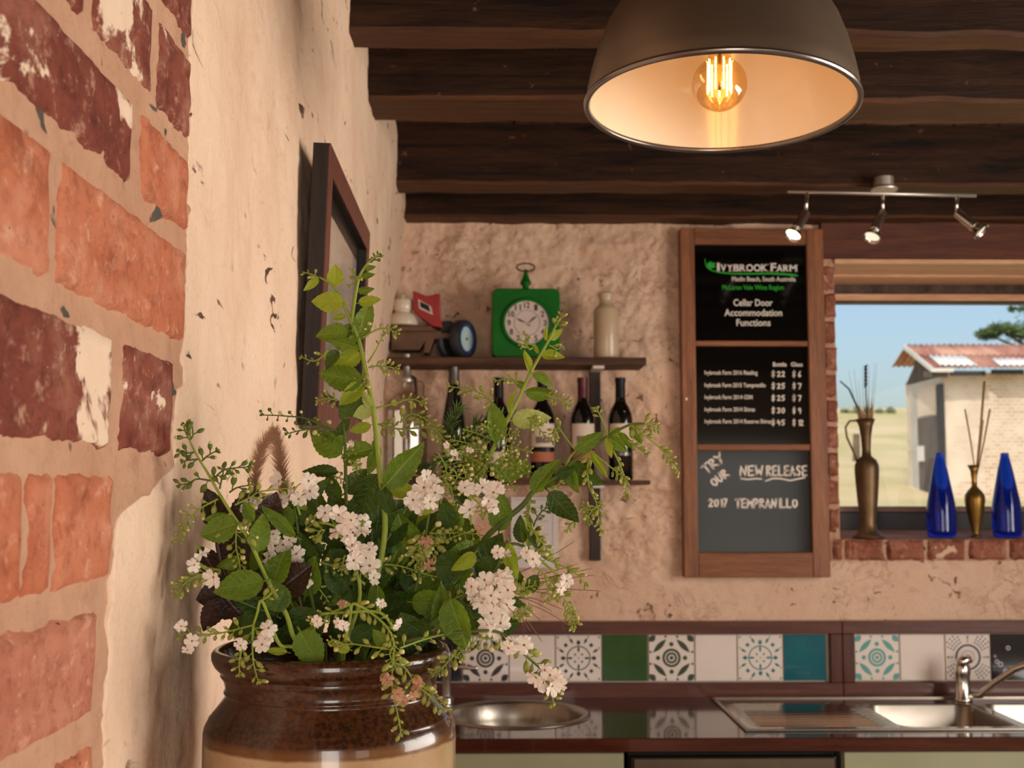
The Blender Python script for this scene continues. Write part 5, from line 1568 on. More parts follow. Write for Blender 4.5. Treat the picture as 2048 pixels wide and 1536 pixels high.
mb = MB(); mb.lathe(inner + outer[1:], PC, 96)
crock = tag(obj('stoneware_crock', mb, m_crock, smooth=True), 'large stoneware crock, brown glazed neck over tan body, holding the flowers', 'crock')
zc = CAM.z - 0.4502
m_bar = wood('bar_top_wood', (82, 46, 30), (118, 72, 46), 0, 5, 0.4, 0.2)
bar_ = thing('bar_counter', 'timber bar counter under the stoneware crock', 'counter', (0.2, 1.08, 0))
mb = MB(); mb.box(X_LEFT + 0.02, 0.62, 0.80, 1.36, zc - 0.04, zc); obj('top', mb, m_bar, bar_, bevel=0.004)
for k in range(4):
    w_ = (0.58 - X_LEFT - 0.06) / 4
    xa = X_LEFT + 0.05 + k * w_
    mb = MB(); mb.box(xa, xa + w_ - 0.003, 1.28, 1.30, 0.0, zc - 0.0405); obj('plank', mb, m_bar, bar_)
for xa in (X_LEFT + 0.05, 0.53):
    mb = MB(); mb.box(xa, xa + 0.05, 0.84, 0.89, 0.0, zc - 0.0405); obj('leg', mb, m_bar, bar_)

# ================================================================== FOLIAGE MATERIALS AND PARTS
def leaf_mat(name, c1, c2, vein, trans=0.35, rough=0.42):
    t = NT(name)
    tc = t.n('ShaderNodeTexCoord')
    sx_ = t.n('ShaderNodeSeparateXYZ'); t.l(tc.outputs['Object'], sx_.inputs[0])
    ax = t.math('ABSOLUTE', sx_.outputs[0])
    ph = t.math('SUBTRACT', sx_.outputs[1], t.math('MULTIPLY', ax, 0.75))
    wv = t.math('SINE', t.math('MULTIPLY', ph, 44.0))
    ve = t.ramp(wv, [(0.80, 0.0), (1.0, 1.0)])
    mid = t.ramp(ax, [(0.0, 1.0), (0.035, 0.0)])
    vm = t.math('MAXIMUM', t.math('MULTIPLY', ve, 0.55), mid)
    oi = t.n('ShaderNodeObjectInfo')
    base = t.mix(oi.outputs['Random'], lin(c1), lin(c2))
    nz = t.noise(tc.outputs['Object'], 5, 4)
    base = t.mix(t.ramp(nz, [(0.35, 0.0), (0.75, 0.35)]), base, lin(vein))
    col = t.mix(t.math('MULTIPLY', vm, 0.5), base, lin(vein))
    nr = t.bump(t.math('SUBTRACT', t.math('MULTIPLY', nz, 0.6), t.math('MULTIPLY', vm, 0.6)), 0.35, 0.03)
    p = t.bsdf(col, rough, 0, 0.35, nr, surface=False)
    tr = t.n('ShaderNodeBsdfTranslucent')
    tcx = t.mix(0.5, col, (col_y := lin((170, 190, 40))))
    t.l(tcx, tr.inputs[0])
    mx_ = t.n('ShaderNodeMixShader'); mx_.inputs[0].default_value = trans
    t.l(p.outputs[0], mx_.inputs[1]); t.l(tr.outputs[0], mx_.inputs[2])
    t.l(mx_.outputs[0], t.out.inputs[0])
    return t.m
LM = {
    'm': leaf_mat('leaf_mature', (74, 104, 24), (100, 128, 34), (136, 156, 56), 0.3),
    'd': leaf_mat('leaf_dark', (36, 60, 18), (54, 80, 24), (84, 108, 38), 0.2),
    'y': leaf_mat('leaf_young', (132, 152, 34), (160, 174, 50), (190, 198, 84), 0.42),
    'p': leaf_mat('leaf_underside', (168, 180, 92), (186, 194, 112), (206, 210, 140), 0.4),
    'b': leaf_mat('leaf_burgundy', (38, 18, 18), (54, 26, 24), (74, 40, 34), 0.1),
}
def soft(name, c1, c2, trans, scale=60, rough=0.6):
    t = NT(name)
    col = t.ramp(t.noise(t.coords(), scale, 3), [(0.3, lin(c1)), (0.7, lin(c2))])
    p = t.bsdf(col, rough, 0, 0.3, surface=False)
    tr = t.n('ShaderNodeBsdfTranslucent'); t.l(col, tr.inputs[0])
    mx_ = t.n('ShaderNodeMixShader'); mx_.inputs[0].default_value = trans
    t.l(p.outputs[0], mx_.inputs[1]); t.l(tr.outputs[0], mx_.inputs[2]); t.l(mx_.outputs[0], t.out.inputs[0])
    return t.m
m_petal = soft('white_petal', (250, 238, 226), (240, 224, 210), 0.3, 2.5)
m_petal_brown = soft('faded_petal', (216, 176, 146), (180, 128, 90), 0.25, 2.0)
m_throat = simple('flower_throat', (150, 120, 60), (130, 100, 50), 8, rough=0.6)
m_calyx = soft('calyx', (140, 156, 60), (116, 138, 46), 0.15, 40)
m_stem_y = soft('young_stem', (150, 164, 66), (128, 146, 52), 0.1, 40)
m_stem_d = soft('green_stem', (92, 108, 44), (74, 92, 36), 0.05, 40)
m_bud = soft('bud_green', (168, 166, 84), (136, 142, 60), 0.2, 120)
m_bud_d = soft('bud_dark', (112, 124, 50), (86, 104, 40), 0.15, 120)
m_budtip = soft('bud_tip', (226, 214, 150), (206, 196, 120), 0.2, 120)

def leaf_mesh(seed, fold, curl, twist):
    rnd = random.Random(seed)
    nl, nw = 16, 3
    mb = MB()
    v, f = [], []
    for j in range(nl + 1):
        s = j / nl
        w = 1.62 * (s ** 0.62) * ((1 - s) ** 0.95) * 0.5 + 0.002
        if 0 < j < nl:
            w *= 1 + (0.05 if j % 2 else -0.035)
        for i in range(-nw, nw + 1):
            q = i / nw
            x = w * q * cos(fold * abs(q) * 0.5)
            z = abs(w * q) * sin(fold) + curl * (s ** 1.7) - 0.04 * sin(pi * s) + 0.025 * sin(9 * s + seed) * abs(q) ** 2 + 0.014 * sin(s * 44 - abs(q) * 10) * (abs(q) * (1 - abs(q)))
            a = twist * s
            v.append((x * cos(a) - z * sin(a), s, x * sin(a) + z * cos(a)))
    k = 2 * nw + 1
    for j in range(nl):
        for i in range(k - 1):
            f.append((j * k + i, j * k + i + 1, (j + 1) * k + i + 1, (j + 1) * k + i))
    mb.add(v, f)
    mb.tube([(0, -0.13, -0.02), (0, -0.05, 0.0), (0, 0.04, -0.004)], [0.022, 0.018, 0.014], 5)
    return mb
LEAFV = {}
for kd in LM:
    LEAFV[kd] = [leaf_mesh(s * 3 + 1, *p).mesh('leaf_' + kd, LM[kd], True, False) for s, p in enumerate([(0.25, -0.10, 0.1), (0.45, -0.22, -0.2), (0.15, 0.10, 0.15), (0.55, -0.32, 0.25), (0.3, -0.05, -0.3), (0.7, -0.16, 0.1)])]

def flower_mesh(seed, cup, ruffle):
    rnd = random.Random(seed)
    mb = MB()
    for k in range(5):
        a0 = 2 * pi * k / 5 + rnd.uniform(-.08, .08)
        L = rnd.uniform(0.88, 1.08)
        c = cup + rnd.uniform(-.15, .2)
        def fn(u, w, a0=a0, L=L, c=c, ph=rnd.random() * 6):
            s = (u - 0.5) * 2
            r = 0.13 + 0.87 * w * L * (1 - 0.26 * s * s * abs(s) - 0.10 * max(0, 1 - abs(s) * 3) * w)
            wd = 0.70 - 0.08 * w
            a = a0 + s * wd * (0.86 + 0.10 * sin(w * pi))
            z = c * (r ** 1.6) * 0.5 - 0.12 * (w ** 3) + ruffle * sin(s * 5 + ph) * w * w + 0.05 * (k % 2)
            return (r * cos(a), r * sin(a), z)
        mb.grid(6, 4, fn, 0)
    mb.lathe([(0.15, 0.02), (0.13, -0.1), (0.12, -0.4), (0.10, -0.7)], (0, 0, 0), 8, 0)
    mb.lathe([(0.15, 0.0), (0.06, -0.05), (0.001, -0.08)], (0, 0, 0.012), 8, 1)
    mb.lathe([(0.155, -0.38), (0.16, -0.6), (0.13, -0.95), (0.05, -1.15)], (0, 0, 0), 8, 2)
    return mb
FLV = [flower_mesh(s * 5 + 2, c, r).mesh('flower', [m_petal, m_throat, m_calyx], True, False) for s, (c, r) in enumerate([(0.1, 0.12), (0.7, 0.16), (-0.35, 0.14), (1.1, 0.12), (0.3, 0.2), (-0.1, 0.18)])]
FLB = [flower_mesh(s * 5 + 40, c, r).mesh('faded_flower', [m_petal_brown, m_throat, m_calyx], True, False) for s, (c, r) in enumerate([(0.9, 0.15), (0.3, 0.2)])]

RND = random.Random(11)
def smooth_pts(P, k=4):
    out = []
    n = len(P)
    for i in range(n - 1):
        p0, p1, p2, p3 = P[max(i - 1, 0)], P[i], P[i + 1], P[min(i + 2, n - 1)]
        for j in range(k):
            s = j / k
            out.append(0.5 * ((2 * p1) + (p2 - p0) * s + (2 * p0 - 5 * p1 + 4 * p2 - p3) * s * s + (3 * p1 - p0 - 3 * p2 + p3) * s ** 3))
    out.append(P[-1])
    return out
WALL_X = X_LEFT + 0.010
def safe(p):
    if p.x < WALL_X: p.x = WALL_X
    return p

class Branch:
    def __init__(self, label, Y, name='flowering_branch', group='flowering branches in the crock'):
        self.root = Vector((PC.x + RND.uniform(-.03, .03), PC.y + RND.uniform(-.03, .03), CAM.z - 0.30))
        self.t = thing(name, label, 'branch', self.root, group)
        self.Y = Y
    def p(self, x, y, Y=None):
        return safe(at(x, y, self.Y if Y is None else Y))
    def stem(self, pts, r0, r1, Y1=None, mat=None, rooted=False, name='stem'):
        """pts in photo pixels from the bottom up; the distance runs from self.Y to Y1"""
        Y1 = self.Y if Y1 is None else Y1
        n = len(pts)
        P = [self.p(x, y, self.Y + (Y1 - self.Y) * i / max(n - 1, 1)) for i, (x, y) in enumerate(pts)]
        if rooted:
            mouth = Vector((PC.x + max(-0.06, min(0.06, (P[0].x - PC.x) * 0.55)), PC.y + max(-0.05, min(0.05, (P[0].y - PC.y) * .6)), CAM.z - 0.145))
            P = [self.root, mouth] + P
        P = smooth_pts(P, 5)
        mb = MB()
        mb.tube(P, [r0 + (r1 - r0) * i / (len(P) - 1) for i in range(len(P))], 7)
        obj(name, mb, mat or m_stem_d, self.t, smooth=True)
        return P
    def leaf(self, bx, by, tx_, ty, w, kd='m', dY=0.0):
        Y0 = self.Y + dY + RND.uniform(-.008, .008)
        b = self.p(bx, by, Y0)
        ln_px = sqrt((tx_ - bx) ** 2 + (ty - by) ** 2)
        tip = self.p(tx_, ty, Y0 + RND.uniform(-.28, .10) * ln_px / F_PX * Y0)
        y = (tip - b); L = y.length; y.normalize()
        nrm = (CAM - b).normalized()
        nrm = (nrm - y * nrm.dot(y)).normalized()
        roll = RND.uniform(-0.5, 0.5)
        x = y.cross(nrm)
        nrm = nrm * cos(roll) + x * sin(roll); x = y.cross(nrm)
        W = w / F_PX * Y0 / max(0.6, cos(roll)) * 2.0
        M = Matrix(((x.x * W, y.x * L, nrm.x * L, b.x), (x.y * W, y.y * L, nrm.y * L, b.y), (x.z * W, y.z * L, nrm.z * L, b.z), (0, 0, 0, 1)))
        link_mesh('leaf', RND.choice(LEAFV[kd]), self.t, M)
    def leaves(self, lst, dY=0.0):
        for a in lst:
            self.leaf(*a[:5], kd=a[5] if len(a) > 5 else 'm', dY=(a[6] if len(a) > 6 else dY))
    def flowers(self, lst, axis, r=20, dY=-0.012, faded=False):
        """flowers at photo pixels, each on a little stalk from the nearest point of the axis"""
        A = smooth_pts([self.p(x, y) for x, y in axis], 4)
        mb = MB()
        mb.tube(A, [0.0012] * len(A), 6)
        for (x, y) in lst:
            Y0 = self.Y + dY + RND.uniform(-.008, .006)
            c = self.p(x, y, Y0)
            d = (CAM - c).normalized() * 1.0 + Vector((RND.gauss(0, .55), RND.gauss(0, .25), RND.gauss(-0.05, .55)))
            q = d.normalized().to_track_quat('Z', 'Y').to_matrix()
            s = r * RND.uniform(.78, 1.15) / F_PX * Y0
            R = q @ Matrix.Rotation(RND.uniform(0, 6.28), 3, 'Z')
            M = Matrix.Translation(c) @ (R * s).to_4x4()
            link_mesh('flower', RND.choice(FLB if faded else FLV), self.t, M)
            e = c - d.normalized() * s * 1.1
            near = min(A, key=lambda a: (a - e).length)
            mb.tube([e, (e + near) / 2 + Vector((0, 0, 0.0015)), near], [0.0006, 0.0005, 0.0006], 4)
        obj('flower_stalk', mb, m_stem_y, self.t, smooth=True)
    def buds(self, pts, n, size=13, kind='long', Y1=None, dark=False, end=True, spread=1.0, start=0.0):
        """a spray of buds along photo points"""
        Y1 = self.Y if Y1 is None else Y1
        m = len(pts)
        P = smooth_pts([self.p(x, y, self.Y + (Y1 - self.Y) * i / (m - 1)) for i, (x, y) in enumerate(pts)], 6)
        mb = MB()
        k = len(P)
        mb.tube(P, [0.0009 - 0.0004 * i / (k - 1) for i in range(k)], 5, 0)
        px = self.Y / F_PX
        for j in range(n):
            s = start + (1 - start) * (j + 0.6) / n
            i = min(int(s * (k - 1)), k - 2)
            q = P[i].lerp(P[i + 1], s * (k - 1) - i)
            tg = (P[i + 1] - P[i]).normalized()
            side = tg.cross(Vector((0, -1, 0)))
            side = side.normalized() if side.length > .05 else Vector((1, 0, 0))
            a = (0 if j % 2 else pi) + RND.uniform(-.8, .8)
            d = side * cos(a) + tg.cross(side) * sin(a) * 0.8
            sz = 1.22 * size * px * (1.05 - 0.45 * s) * RND.uniform(.75, 1.3)
            if kind == 'long':
                dr = (d * (1.0 if spread >= 1 else 0.6) + tg * RND.uniform(.3, 1.3)).normalized()
                if spread < 1 and RND.random() < 0.35: continue
                b0 = q + dr * sz * 0.5 * spread
                mb.tube([q, b0], [0.0005, 0.0005], 4, 0)
                mb.ball(b0, dr, sz, sz * 0.31, 6, 4, 1)
                if RND.random() < 0.45:
                    mb.ball(b0 + dr * sz * .62, dr, sz * .5, sz * 0.24, 6, 3, 2)
            else:
                dr = (d + Vector((0, 0, -0.6 if kind == 'hang' else 0.2)) + tg * .3).normalized()
                b0 = q + dr * sz * 0.75 * spread
                mb.tube([q, b0], [0.0004, 0.0005], 4, 0)
                mb.ball(b0, dr, sz * .62, sz * 0.31, 6, 4, 1 if RND.random() < .7 else 2)
        if end:
            for e in range(4):
                dr = ((P[-1] - P[-2]).normalized() + Vector((RND.uniform(-.8, .8), RND.uniform(-.5, .5), RND.uniform(-.6, .6)))).normalized()
                mb.ball(P[-1], dr, size * px * .55, size * px * .17, 5, 3, 1)
        obj('bud_spray', mb, [m_stem_d if dark else m_stem_y, m_bud_d if dark else m_bud, m_budtip], self.t, smooth=True)

# ================================================================== THE BRANCHES
# tallest branch
B = Branch('tallest upright leafy branch rising in front of the framed picture', 1.05)
B.stem([(700, 1290), (745, 1180), (770, 1060), (759, 942), (749, 838), (733, 750), (717, 678), (703, 645)], 0.0034, 0.0017, mat=m_stem_y, rooted=True)
B.stem([(703, 645), (690, 615), (677, 589), (661, 568), (640, 555)], 0.0016, 0.0008, mat=m_stem_y)
B.stem([(703, 648), (710, 594), (719, 554), (736, 526), (757, 509)], 0.0020, 0.0008, mat=m_stem_y)
B.leaves([(670, 573, 671, 528, 30, 'y'), (688, 606, 622, 602, 38, 'y'), (637, 556, 608, 582, 15, 'y'), (691, 631, 664, 637, 13, 'y'), (697, 662, 630, 672, 36, 'm'), (712, 680, 745, 600, 34, 'm'), (717, 606, 761, 597, 20, 'y'), (715, 582, 748, 579, 14, 'm'), (722, 554, 750, 548, 12, 'm'), (730, 538, 752, 533, 10, 'm'), (736, 524, 748, 517, 7, 'd'),
          (719, 698, 657, 680, 26, 'm'), (722, 708, 665, 734, 34, 'y'), (676, 700, 649, 736, 22, 'd'), (726, 762, 634, 747, 50, 'm'), (727, 768, 679, 809, 32, 'y'), (720, 778, 690, 838, 48, 'd', .012), (743, 817, 707, 834, 26, 'p', -.006), (742, 814, 725, 782, 18, 'p', -.004), (735, 770, 722, 776, 12, 'd'), (700, 648, 690, 680, 22, 'd', .01), (657, 700, 650, 722, 10, 'y'), (700, 690, 718, 660, 16, 'm')])
B.buds([(637, 556), (625, 549), (610, 545)], 5, 9); B.buds([(661, 700), (630, 722), (604, 714)], 7, 10); B.buds([(675, 800), (655, 797), (636, 802)], 9, 10)
B.buds([(737, 735), (760, 732), (794, 737)], 10, 11, start=.3); B.buds([(724, 676), (755, 659), (775, 658), (794, 667)], 8, 11, start=.35); B.buds([(752, 816), (790, 807), (820, 798), (848, 806)], 8, 12, start=.45)
B.buds([(736, 725), (752, 700), (765, 672)], 3, 8, start=.6); B.buds([(728, 735), (722, 770), (718, 788)], 6, 10); B.buds([(722, 545), (712, 560), (700, 572)], 4, 8); B.buds([(725, 640), (722, 655), (720, 662)], 5, 9, 'round')
B.buds([(742, 525), (752, 515), (758, 509)], 6, 8, dark=True); B.leaf(789, 812, 789, 798, 12, 'y'); B.buds([(715, 555), (706, 548), (704, 541)], 3, 7)
B.leaves([(769, 972, 851, 886, 50, 'm', -.012), (776, 968, 832, 992, 36, 'y', -.006), (764, 975, 780, 1032, 28, 'd'), (756, 948, 712, 1036, 55, 'd', .015), (752, 900, 738, 950, 22, 'm'), (748, 880, 760, 925, 16, 'm'), (770, 1060, 800, 1110, 60, 'd', .03), (766, 1080, 730, 1140, 55, 'd', .03)])

B = Branch('thin upright branch just left of the tallest one', 1.075)
B.stem([(690, 1240), (694, 1100), (692, 998), (689, 862), (679, 805)], 0.0026, 0.0012, rooted=True)
B.leaves([(684, 908, 617, 862, 46, 'm'), (700, 838, 660, 888, 18, 'd'), (742, 850, 698, 863, 20, 'y'), (746, 897, 680, 908, 32, 'm'), (676, 944, 606, 940, 22, 'd'), (680, 1000, 650, 945, 30, 'd'), (690, 985, 735, 940, 38, 'd', .01), (690, 1040, 662, 1000, 24, 'd'), (688, 870, 664, 905, 20, 'm'), (690, 930, 712, 905, 22, 'm')])
B.buds([(688, 900), (705, 920), (716, 945)], 12, 10, 'round'); B.buds([(660, 950), (675, 955), (690, 960)], 8, 10, 'round'); B.buds([(708, 915), (712, 925), (714, 938)], 14, 9, 'round')
B.buds([(665, 862), (615, 838), (570, 832), (526, 830)], 14, 13, 'hang', dark=True); B.buds([(675, 862), (640, 855), (605, 860), (575, 867)], 12, 12, dark=True)
B.flowers([(705, 885)], [(700, 900), (705, 890)], 9)

# branch leaning towards the clock
B = Branch('upright branch leaning towards the green clock', 1.10)
B.stem([(840, 1240), (900, 1080), (962, 950), (990, 890), (1020, 830), (1041, 788), (1062, 743), (1098, 680), (1112, 650), (1121, 636)], 0.0034, 0.0008, mat=m_stem_y, rooted=True)
B.leaves([(993, 884, 989, 804, 37, 'm'), (1024, 841, 1100, 832, 36, 'p'), (1050, 783, 1115, 790, 26, 'm'), (1066, 747, 1109, 769, 20, 'm'), (1059, 743, 1052, 697, 13, 'y'), (1083, 711, 1128, 708, 20, 'y'), (1098, 678, 1126, 658, 17, 'y'), (1077, 707, 1066, 686, 8, 'y'), (1020, 829, 1028, 775, 10, 'y'), (1050, 775, 1031, 763, 14, 'm'), (1093, 682, 1090, 650, 8, 'y'), (981, 942, 1066, 932, 46, 'm', .01), (972, 898, 960, 936, 12, 'm'), (960, 950, 925, 905, 28, 'm'), (950, 965, 985, 1000, 30, 'd'), (930, 1010, 905, 960, 32, 'd')])
B.buds([(987, 803), (951, 782), (900, 773)], 12, 11); B.buds([(1037, 768), (1020, 757), (993, 762)], 8, 10); B.buds([(1090, 789), (1118, 798), (1139, 810)], 10, 11); B.buds([(1055, 835), (1072, 850), (1089, 870)], 8, 10)
B.buds([(1110, 655), (1117, 645), (1123, 632)], 7, 10); B.buds([(1060, 700), (1050, 685), (1053, 672)], 5, 10); B.buds([(1075, 695), (1058, 688), (1040, 690)], 3, 8); B.buds([(1098, 690), (1115, 698), (1123, 694)], 4, 9)
for (x0, y0, x1, y1) in [(985, 880, 930, 860), (990, 880, 965, 850), (1000, 875, 1035, 870), (975, 900, 920, 905), (1000, 890, 1060, 905), (985, 905, 940, 940), (1005, 905, 1055, 950), (980, 920, 925, 982), (1000, 920, 1038, 934), (990, 930, 1029, 979), (1010, 900, 1068, 950), (960, 900, 905, 880), (955, 925, 895, 930)]:
    B.buds([(x0, y0), ((x0 + x1) / 2 + RND.uniform(-6, 6), (y0 + y1) / 2 - 4), (x1, y1)], 11, 11, 'round', Y1=1.08)
B.buds([(756, 848), (798, 858), (863, 856), (887, 878), (920, 905), (960, 925)], 30, 13, Y1=1.08)
B.buds([(800, 845), (822, 828), (850, 838), (880, 862)], 14, 13); B.buds([(940, 912), (975, 925), (1000, 950)], 10, 11, 'round')

# long arching branch at the right
B = Branch('long arching branch reaching furthest right across the shelf bracket', 1.06)
B.stem([(760, 1290), (860, 1210), (916, 1150), (978, 1069), (1044, 1012), (1068, 982), (1110, 955), (1148, 922), (1214, 874), (1259, 850), (1289, 847)], 0.0040, 0.0009, rooted=True)
B.leaves([(1065, 986, 1110, 912, 32, 'm'), (1112, 952, 1152, 936, 22, 'd'), (1151, 902, 1209, 863, 28, 'm'), (1133, 932, 1208, 969, 36, 'd', .006), (1131, 940, 1158, 988, 20, 'm'), (1098, 984, 1155, 1049, 40, 'd', -.006), (1181, 904, 1216, 956, 14, 'y'), (1217, 874, 1254, 904, 26, 'm'), (1214, 874, 1222, 917, 13, 'y'), (1220, 870, 1242, 857, 20, 'y'), (1238, 866, 1268, 899, 13, 'm'), (1259, 853, 1284, 890, 12, 'm'),
          (998, 1062, 1004, 984, 42, 'm', -.006), (1046, 1086, 1037, 1031, 26, 'd'), (1056, 1095, 1054, 1022, 22, 'y'), (905, 1066, 884, 1004, 40, 'd', .01), (912, 1062, 920, 1010, 20, 'm'), (1060, 1060, 1085, 1105, 26, 'd'), (1110, 958, 1080, 975, 20, 'm'), (1140, 935, 1158, 985, 14, 'm')])
B.buds([(1262, 850), (1286, 868), (1319, 895), (1343, 922), (1355, 942)], 30, 13, spread=.5); B.buds([(1226, 900), (1240, 930), (1250, 960), (1253, 991)], 18, 12, spread=.5); B.buds([(1180, 905), (1175, 930), (1178, 973), (1193, 1006), (1197, 1035), (1202, 1063)], 32, 12, spread=.5)
B.buds([(1216, 872), (1205, 842), (1193, 817)], 5, 10, start=.6); B.buds([(1285, 847), (1300, 850), (1314, 857)], 8, 11); B.buds([(1184, 904), (1217, 931), (1235, 945), (1250, 961)], 12, 11, start=.4); B.buds([(1151, 901), (1132, 876), (1115, 856), (1103, 878)], 11, 12, start=.5)
B.buds([(1255, 880), (1275, 895), (1292, 908)], 9, 11, spread=.5); B.buds([(1068, 985), (1085, 975), (1110, 972), (1130, 960)], 14, 12, spread=.5); B.buds([(1200, 1010), (1180, 1020), (1166, 1012)], 8, 12); B.buds([(1186, 1018), (1178, 1032), (1175, 1044)], 5, 11)
B.buds([(1060, 1075), (1072, 1040), (1085, 1022), (1098, 1014)], 11, 12, dark=True); B.buds([(1052, 1000), (1060, 1012), (1055, 1030)], 8, 10); B.buds([(1155, 1040), (1140, 1050), (1135, 1062)], 4, 9)
B.stem([(1127, 943), (1140, 915), (1152, 902), (1170, 898)], 0.0012, 0.0007, mat=m_stem_y)

# left branch towards the bricks
B = Branch('slender branch leaning left towards the brickwork', 0.985)
B.stem([(620, 1300), (589, 1277), (572, 1227), (539, 1169), (498, 1080), (464, 1028), (439, 988), (414, 944), (390, 904), (370, 857)], 0.0026, 0.0007, mat=m_stem_y, rooted=True)
B.leaves([(474, 1048, 398, 1071, 48, 'm'), (459, 1032, 407, 1040, 18, 'm'), (516, 1104, 523, 1024, 36, 'm'), (592, 1072, 522, 1012, 22, 'm'), (528, 1162, 421, 1182, 54, 'm', -.006), (545, 1172, 566, 1094, 48, 'm'), (508, 1042, 484, 1003, 22, 'm'), (480, 1115, 436, 1142, 26, 'm'), (565, 1222, 543, 1160, 46, 'm'), (551, 1232, 464, 1196, 44, 'd'), (575, 1228, 642, 1225, 22, 'd'), (600, 1262, 641, 1334, 52, 'm', -.02), (500, 1085, 470, 1060, 20, 'd'), (600, 1290, 632, 1250, 20, 'y')])
for pts, n, kd in [([(390, 904), (376, 906), (360, 903)], 3, 1), ([(400, 918), (380, 920), (368, 922)], 4, 1), ([(404, 922), (415, 912), (432, 902)], 8, 1), ([(424, 962), (395, 958), (378, 966), (360, 970)], 10, 1), ([(424, 962), (446, 941), (470, 936), (496, 934)], 16, 1), ([(439, 978), (444, 955), (448, 938)], 4, 1), ([(378, 878), (372, 866), (367, 852)], 8, 1), ([(380, 880), (386, 870), (384, 850)], 6, 1),
                   ([(436, 998), (402, 1016), (380, 1035), (365, 1055), (362, 1082)], 20, 0), ([(459, 985), (475, 975), (502, 970)], 6, 1), ([(470, 1010), (500, 995), (523, 983), (585, 976)], 16, 0)]:
    B.buds(pts, max(3, int(n * .6)), 15, 'long', dark=bool(kd))
B.buds([(474, 1040), (472, 1090), (478, 1120), (481, 1146)], 14, 15, 'hang'); B.buds([(478, 1065), (462, 1060), (446, 1060)], 4, 20, 'long'); B.buds([(478, 1065), (488, 1062), (500, 1060)], 4, 20, 'long')
B.flowers([(404, 1107), (427, 1154), (388, 1130)], [(440, 1140), (410, 1135), (392, 1120)], 19); B.buds([(430, 1140), (400, 1150), (372, 1165), (355, 1190)], 16, 15)

B = Branch('low spray of white flowers drooping over the left of the crock rim', 0.955)
B.stem([(560, 1290), (540, 1240), (523, 1201), (515, 1225), (507, 1250)], 0.0018, 0.0009, mat=m_stem_y, rooted=True)
B.flowers([(481, 1291), (530, 1278), (537, 1256), (524, 1289)], [(507, 1250), (505, 1284)], 17)
B.buds([(507, 1250), (505, 1284), (507, 1324), (516, 1361)], 11, 17); B.buds([(485, 1295), (479, 1320), (479, 1347)], 8, 13)
B.buds([(507, 1250), (484, 1256), (442, 1266), (398, 1270), (366, 1268)], 15, 13, Y1=0.97, start=.2)
B.flowers([(362, 1252), (384, 1282), (375, 1300)], [(420, 1270), (384, 1270)], 16)
B.leaves([(575, 1305, 528, 1299, 13, 'y'), (556, 1225, 572, 1180, 22, 'd')]); B.buds([(523, 1201), (540, 1190), (545, 1180)], 5, 11)

# white clusters
B = Branch('central cluster of white blossoms below the tallest branch', 1.02)
B.stem([(690, 1290), (720, 1190), (700, 1100), (672, 1055), (640, 1045)], 0.0022, 0.0010, mat=m_stem_y, rooted=True)
B.flowers([(650, 1026), (677, 1030), (690, 1048), (702, 1040), (729, 1044), (723, 1062), (672, 1064), (695, 1070), (704, 1090), (716, 1100), (739, 1099), (707, 1121), (739, 1131), (747, 1156)], [(740, 1150), (712, 1110), (696, 1070), (672, 1055)], 20)
B.buds([(650, 1060), (640, 1062), (632, 1075)], 7, 16); B.buds([(690, 1110), (686, 1125), (684, 1135)], 8, 13); B.buds([(718, 1120), (722, 1140), (720, 1160)], 5, 15)
B.leaves([(660, 1130, 630, 1200, 46, 'd', .03), (700, 1180, 720, 1250, 52, 'd', .03), (755, 1220, 752, 1170, 30, 'm', .02)])

B = Branch('upper left cluster of white blossoms beside the feathery grass heads', 1.035)
B.stem([(640, 1290), (620, 1180), (600, 1090), (590, 1020), (575, 985)], 0.0022, 0.0009, rooted=True)
B.flowers([(558, 962), (578, 994), (597, 998), (620, 982), (617, 962), (562, 1000), (512, 1004), (500, 1012), (545, 1000)], [(600, 1030), (590, 1000), (575, 980)], 19)
B.flowers([(578, 1080), (592, 1108), (594, 1124), (566, 1090), (538, 1112), (540, 1082), (546, 1068)], [(600, 1090), (580, 1100), (545, 1095)], 19)
B.flowers([(605, 1163)], [(612, 1150), (608, 1160)], 21)
B.leaves([(610, 1000, 660, 960, 24, 'd'), (590, 1040, 640, 1030, 26, 'd', .02), (610, 1120, 650, 1090, 26, 'd', .02)])
B.buds([(600, 1130), (640, 1180), (655, 1200)], 6, 10); B.buds([(620, 1120), (660, 1130), (690, 1140)], 9, 11, 'hang'); B.buds([(610, 1060), (625, 1048), (640, 1045)], 8, 12)

B = Branch('middle spray of white blossoms and round buds in front of the siphon bottle', 1.055)
B.stem([(780, 1290), (830, 1180), (850, 1080), (860, 1010), (866, 960)], 0.0022, 0.0009, rooted=True)
B.flowers([(833, 1007), (860, 1003), (870, 985), (848, 975), (853, 953), (868, 968), (826, 1000)], [(856, 1030), (860, 990), (858, 965)], 20)
B.flowers([(939, 1019), (937, 977), (930, 975)], [(942, 1050), (940, 1000), (938, 985)], 20)
B.flowers([(987, 985), (987, 1015), (977, 1002), (965, 975), (1000, 975)], [(965, 1040), (980, 1005), (985, 985)], 20)
B.flowers([(860, 1130), (852, 1080), (960, 1060)], [(850, 1100), (858, 1120)], 14, faded=True)
B.leaves([(824, 1106, 793, 1028, 52, 'm', .006), (838, 1100, 800, 1060, 34, 'y', .004), (905, 1066, 880, 1003, 40, 'd', .01), (870, 1120, 900, 1060, 40, 'd', .03), (800, 1150, 830, 1090, 52, 'd', .03), (860, 1010, 885, 985, 14, 'y'), (880, 1180, 930, 1140, 56, 'd', .03), (845, 1030, 880, 1000, 12, 'y')])
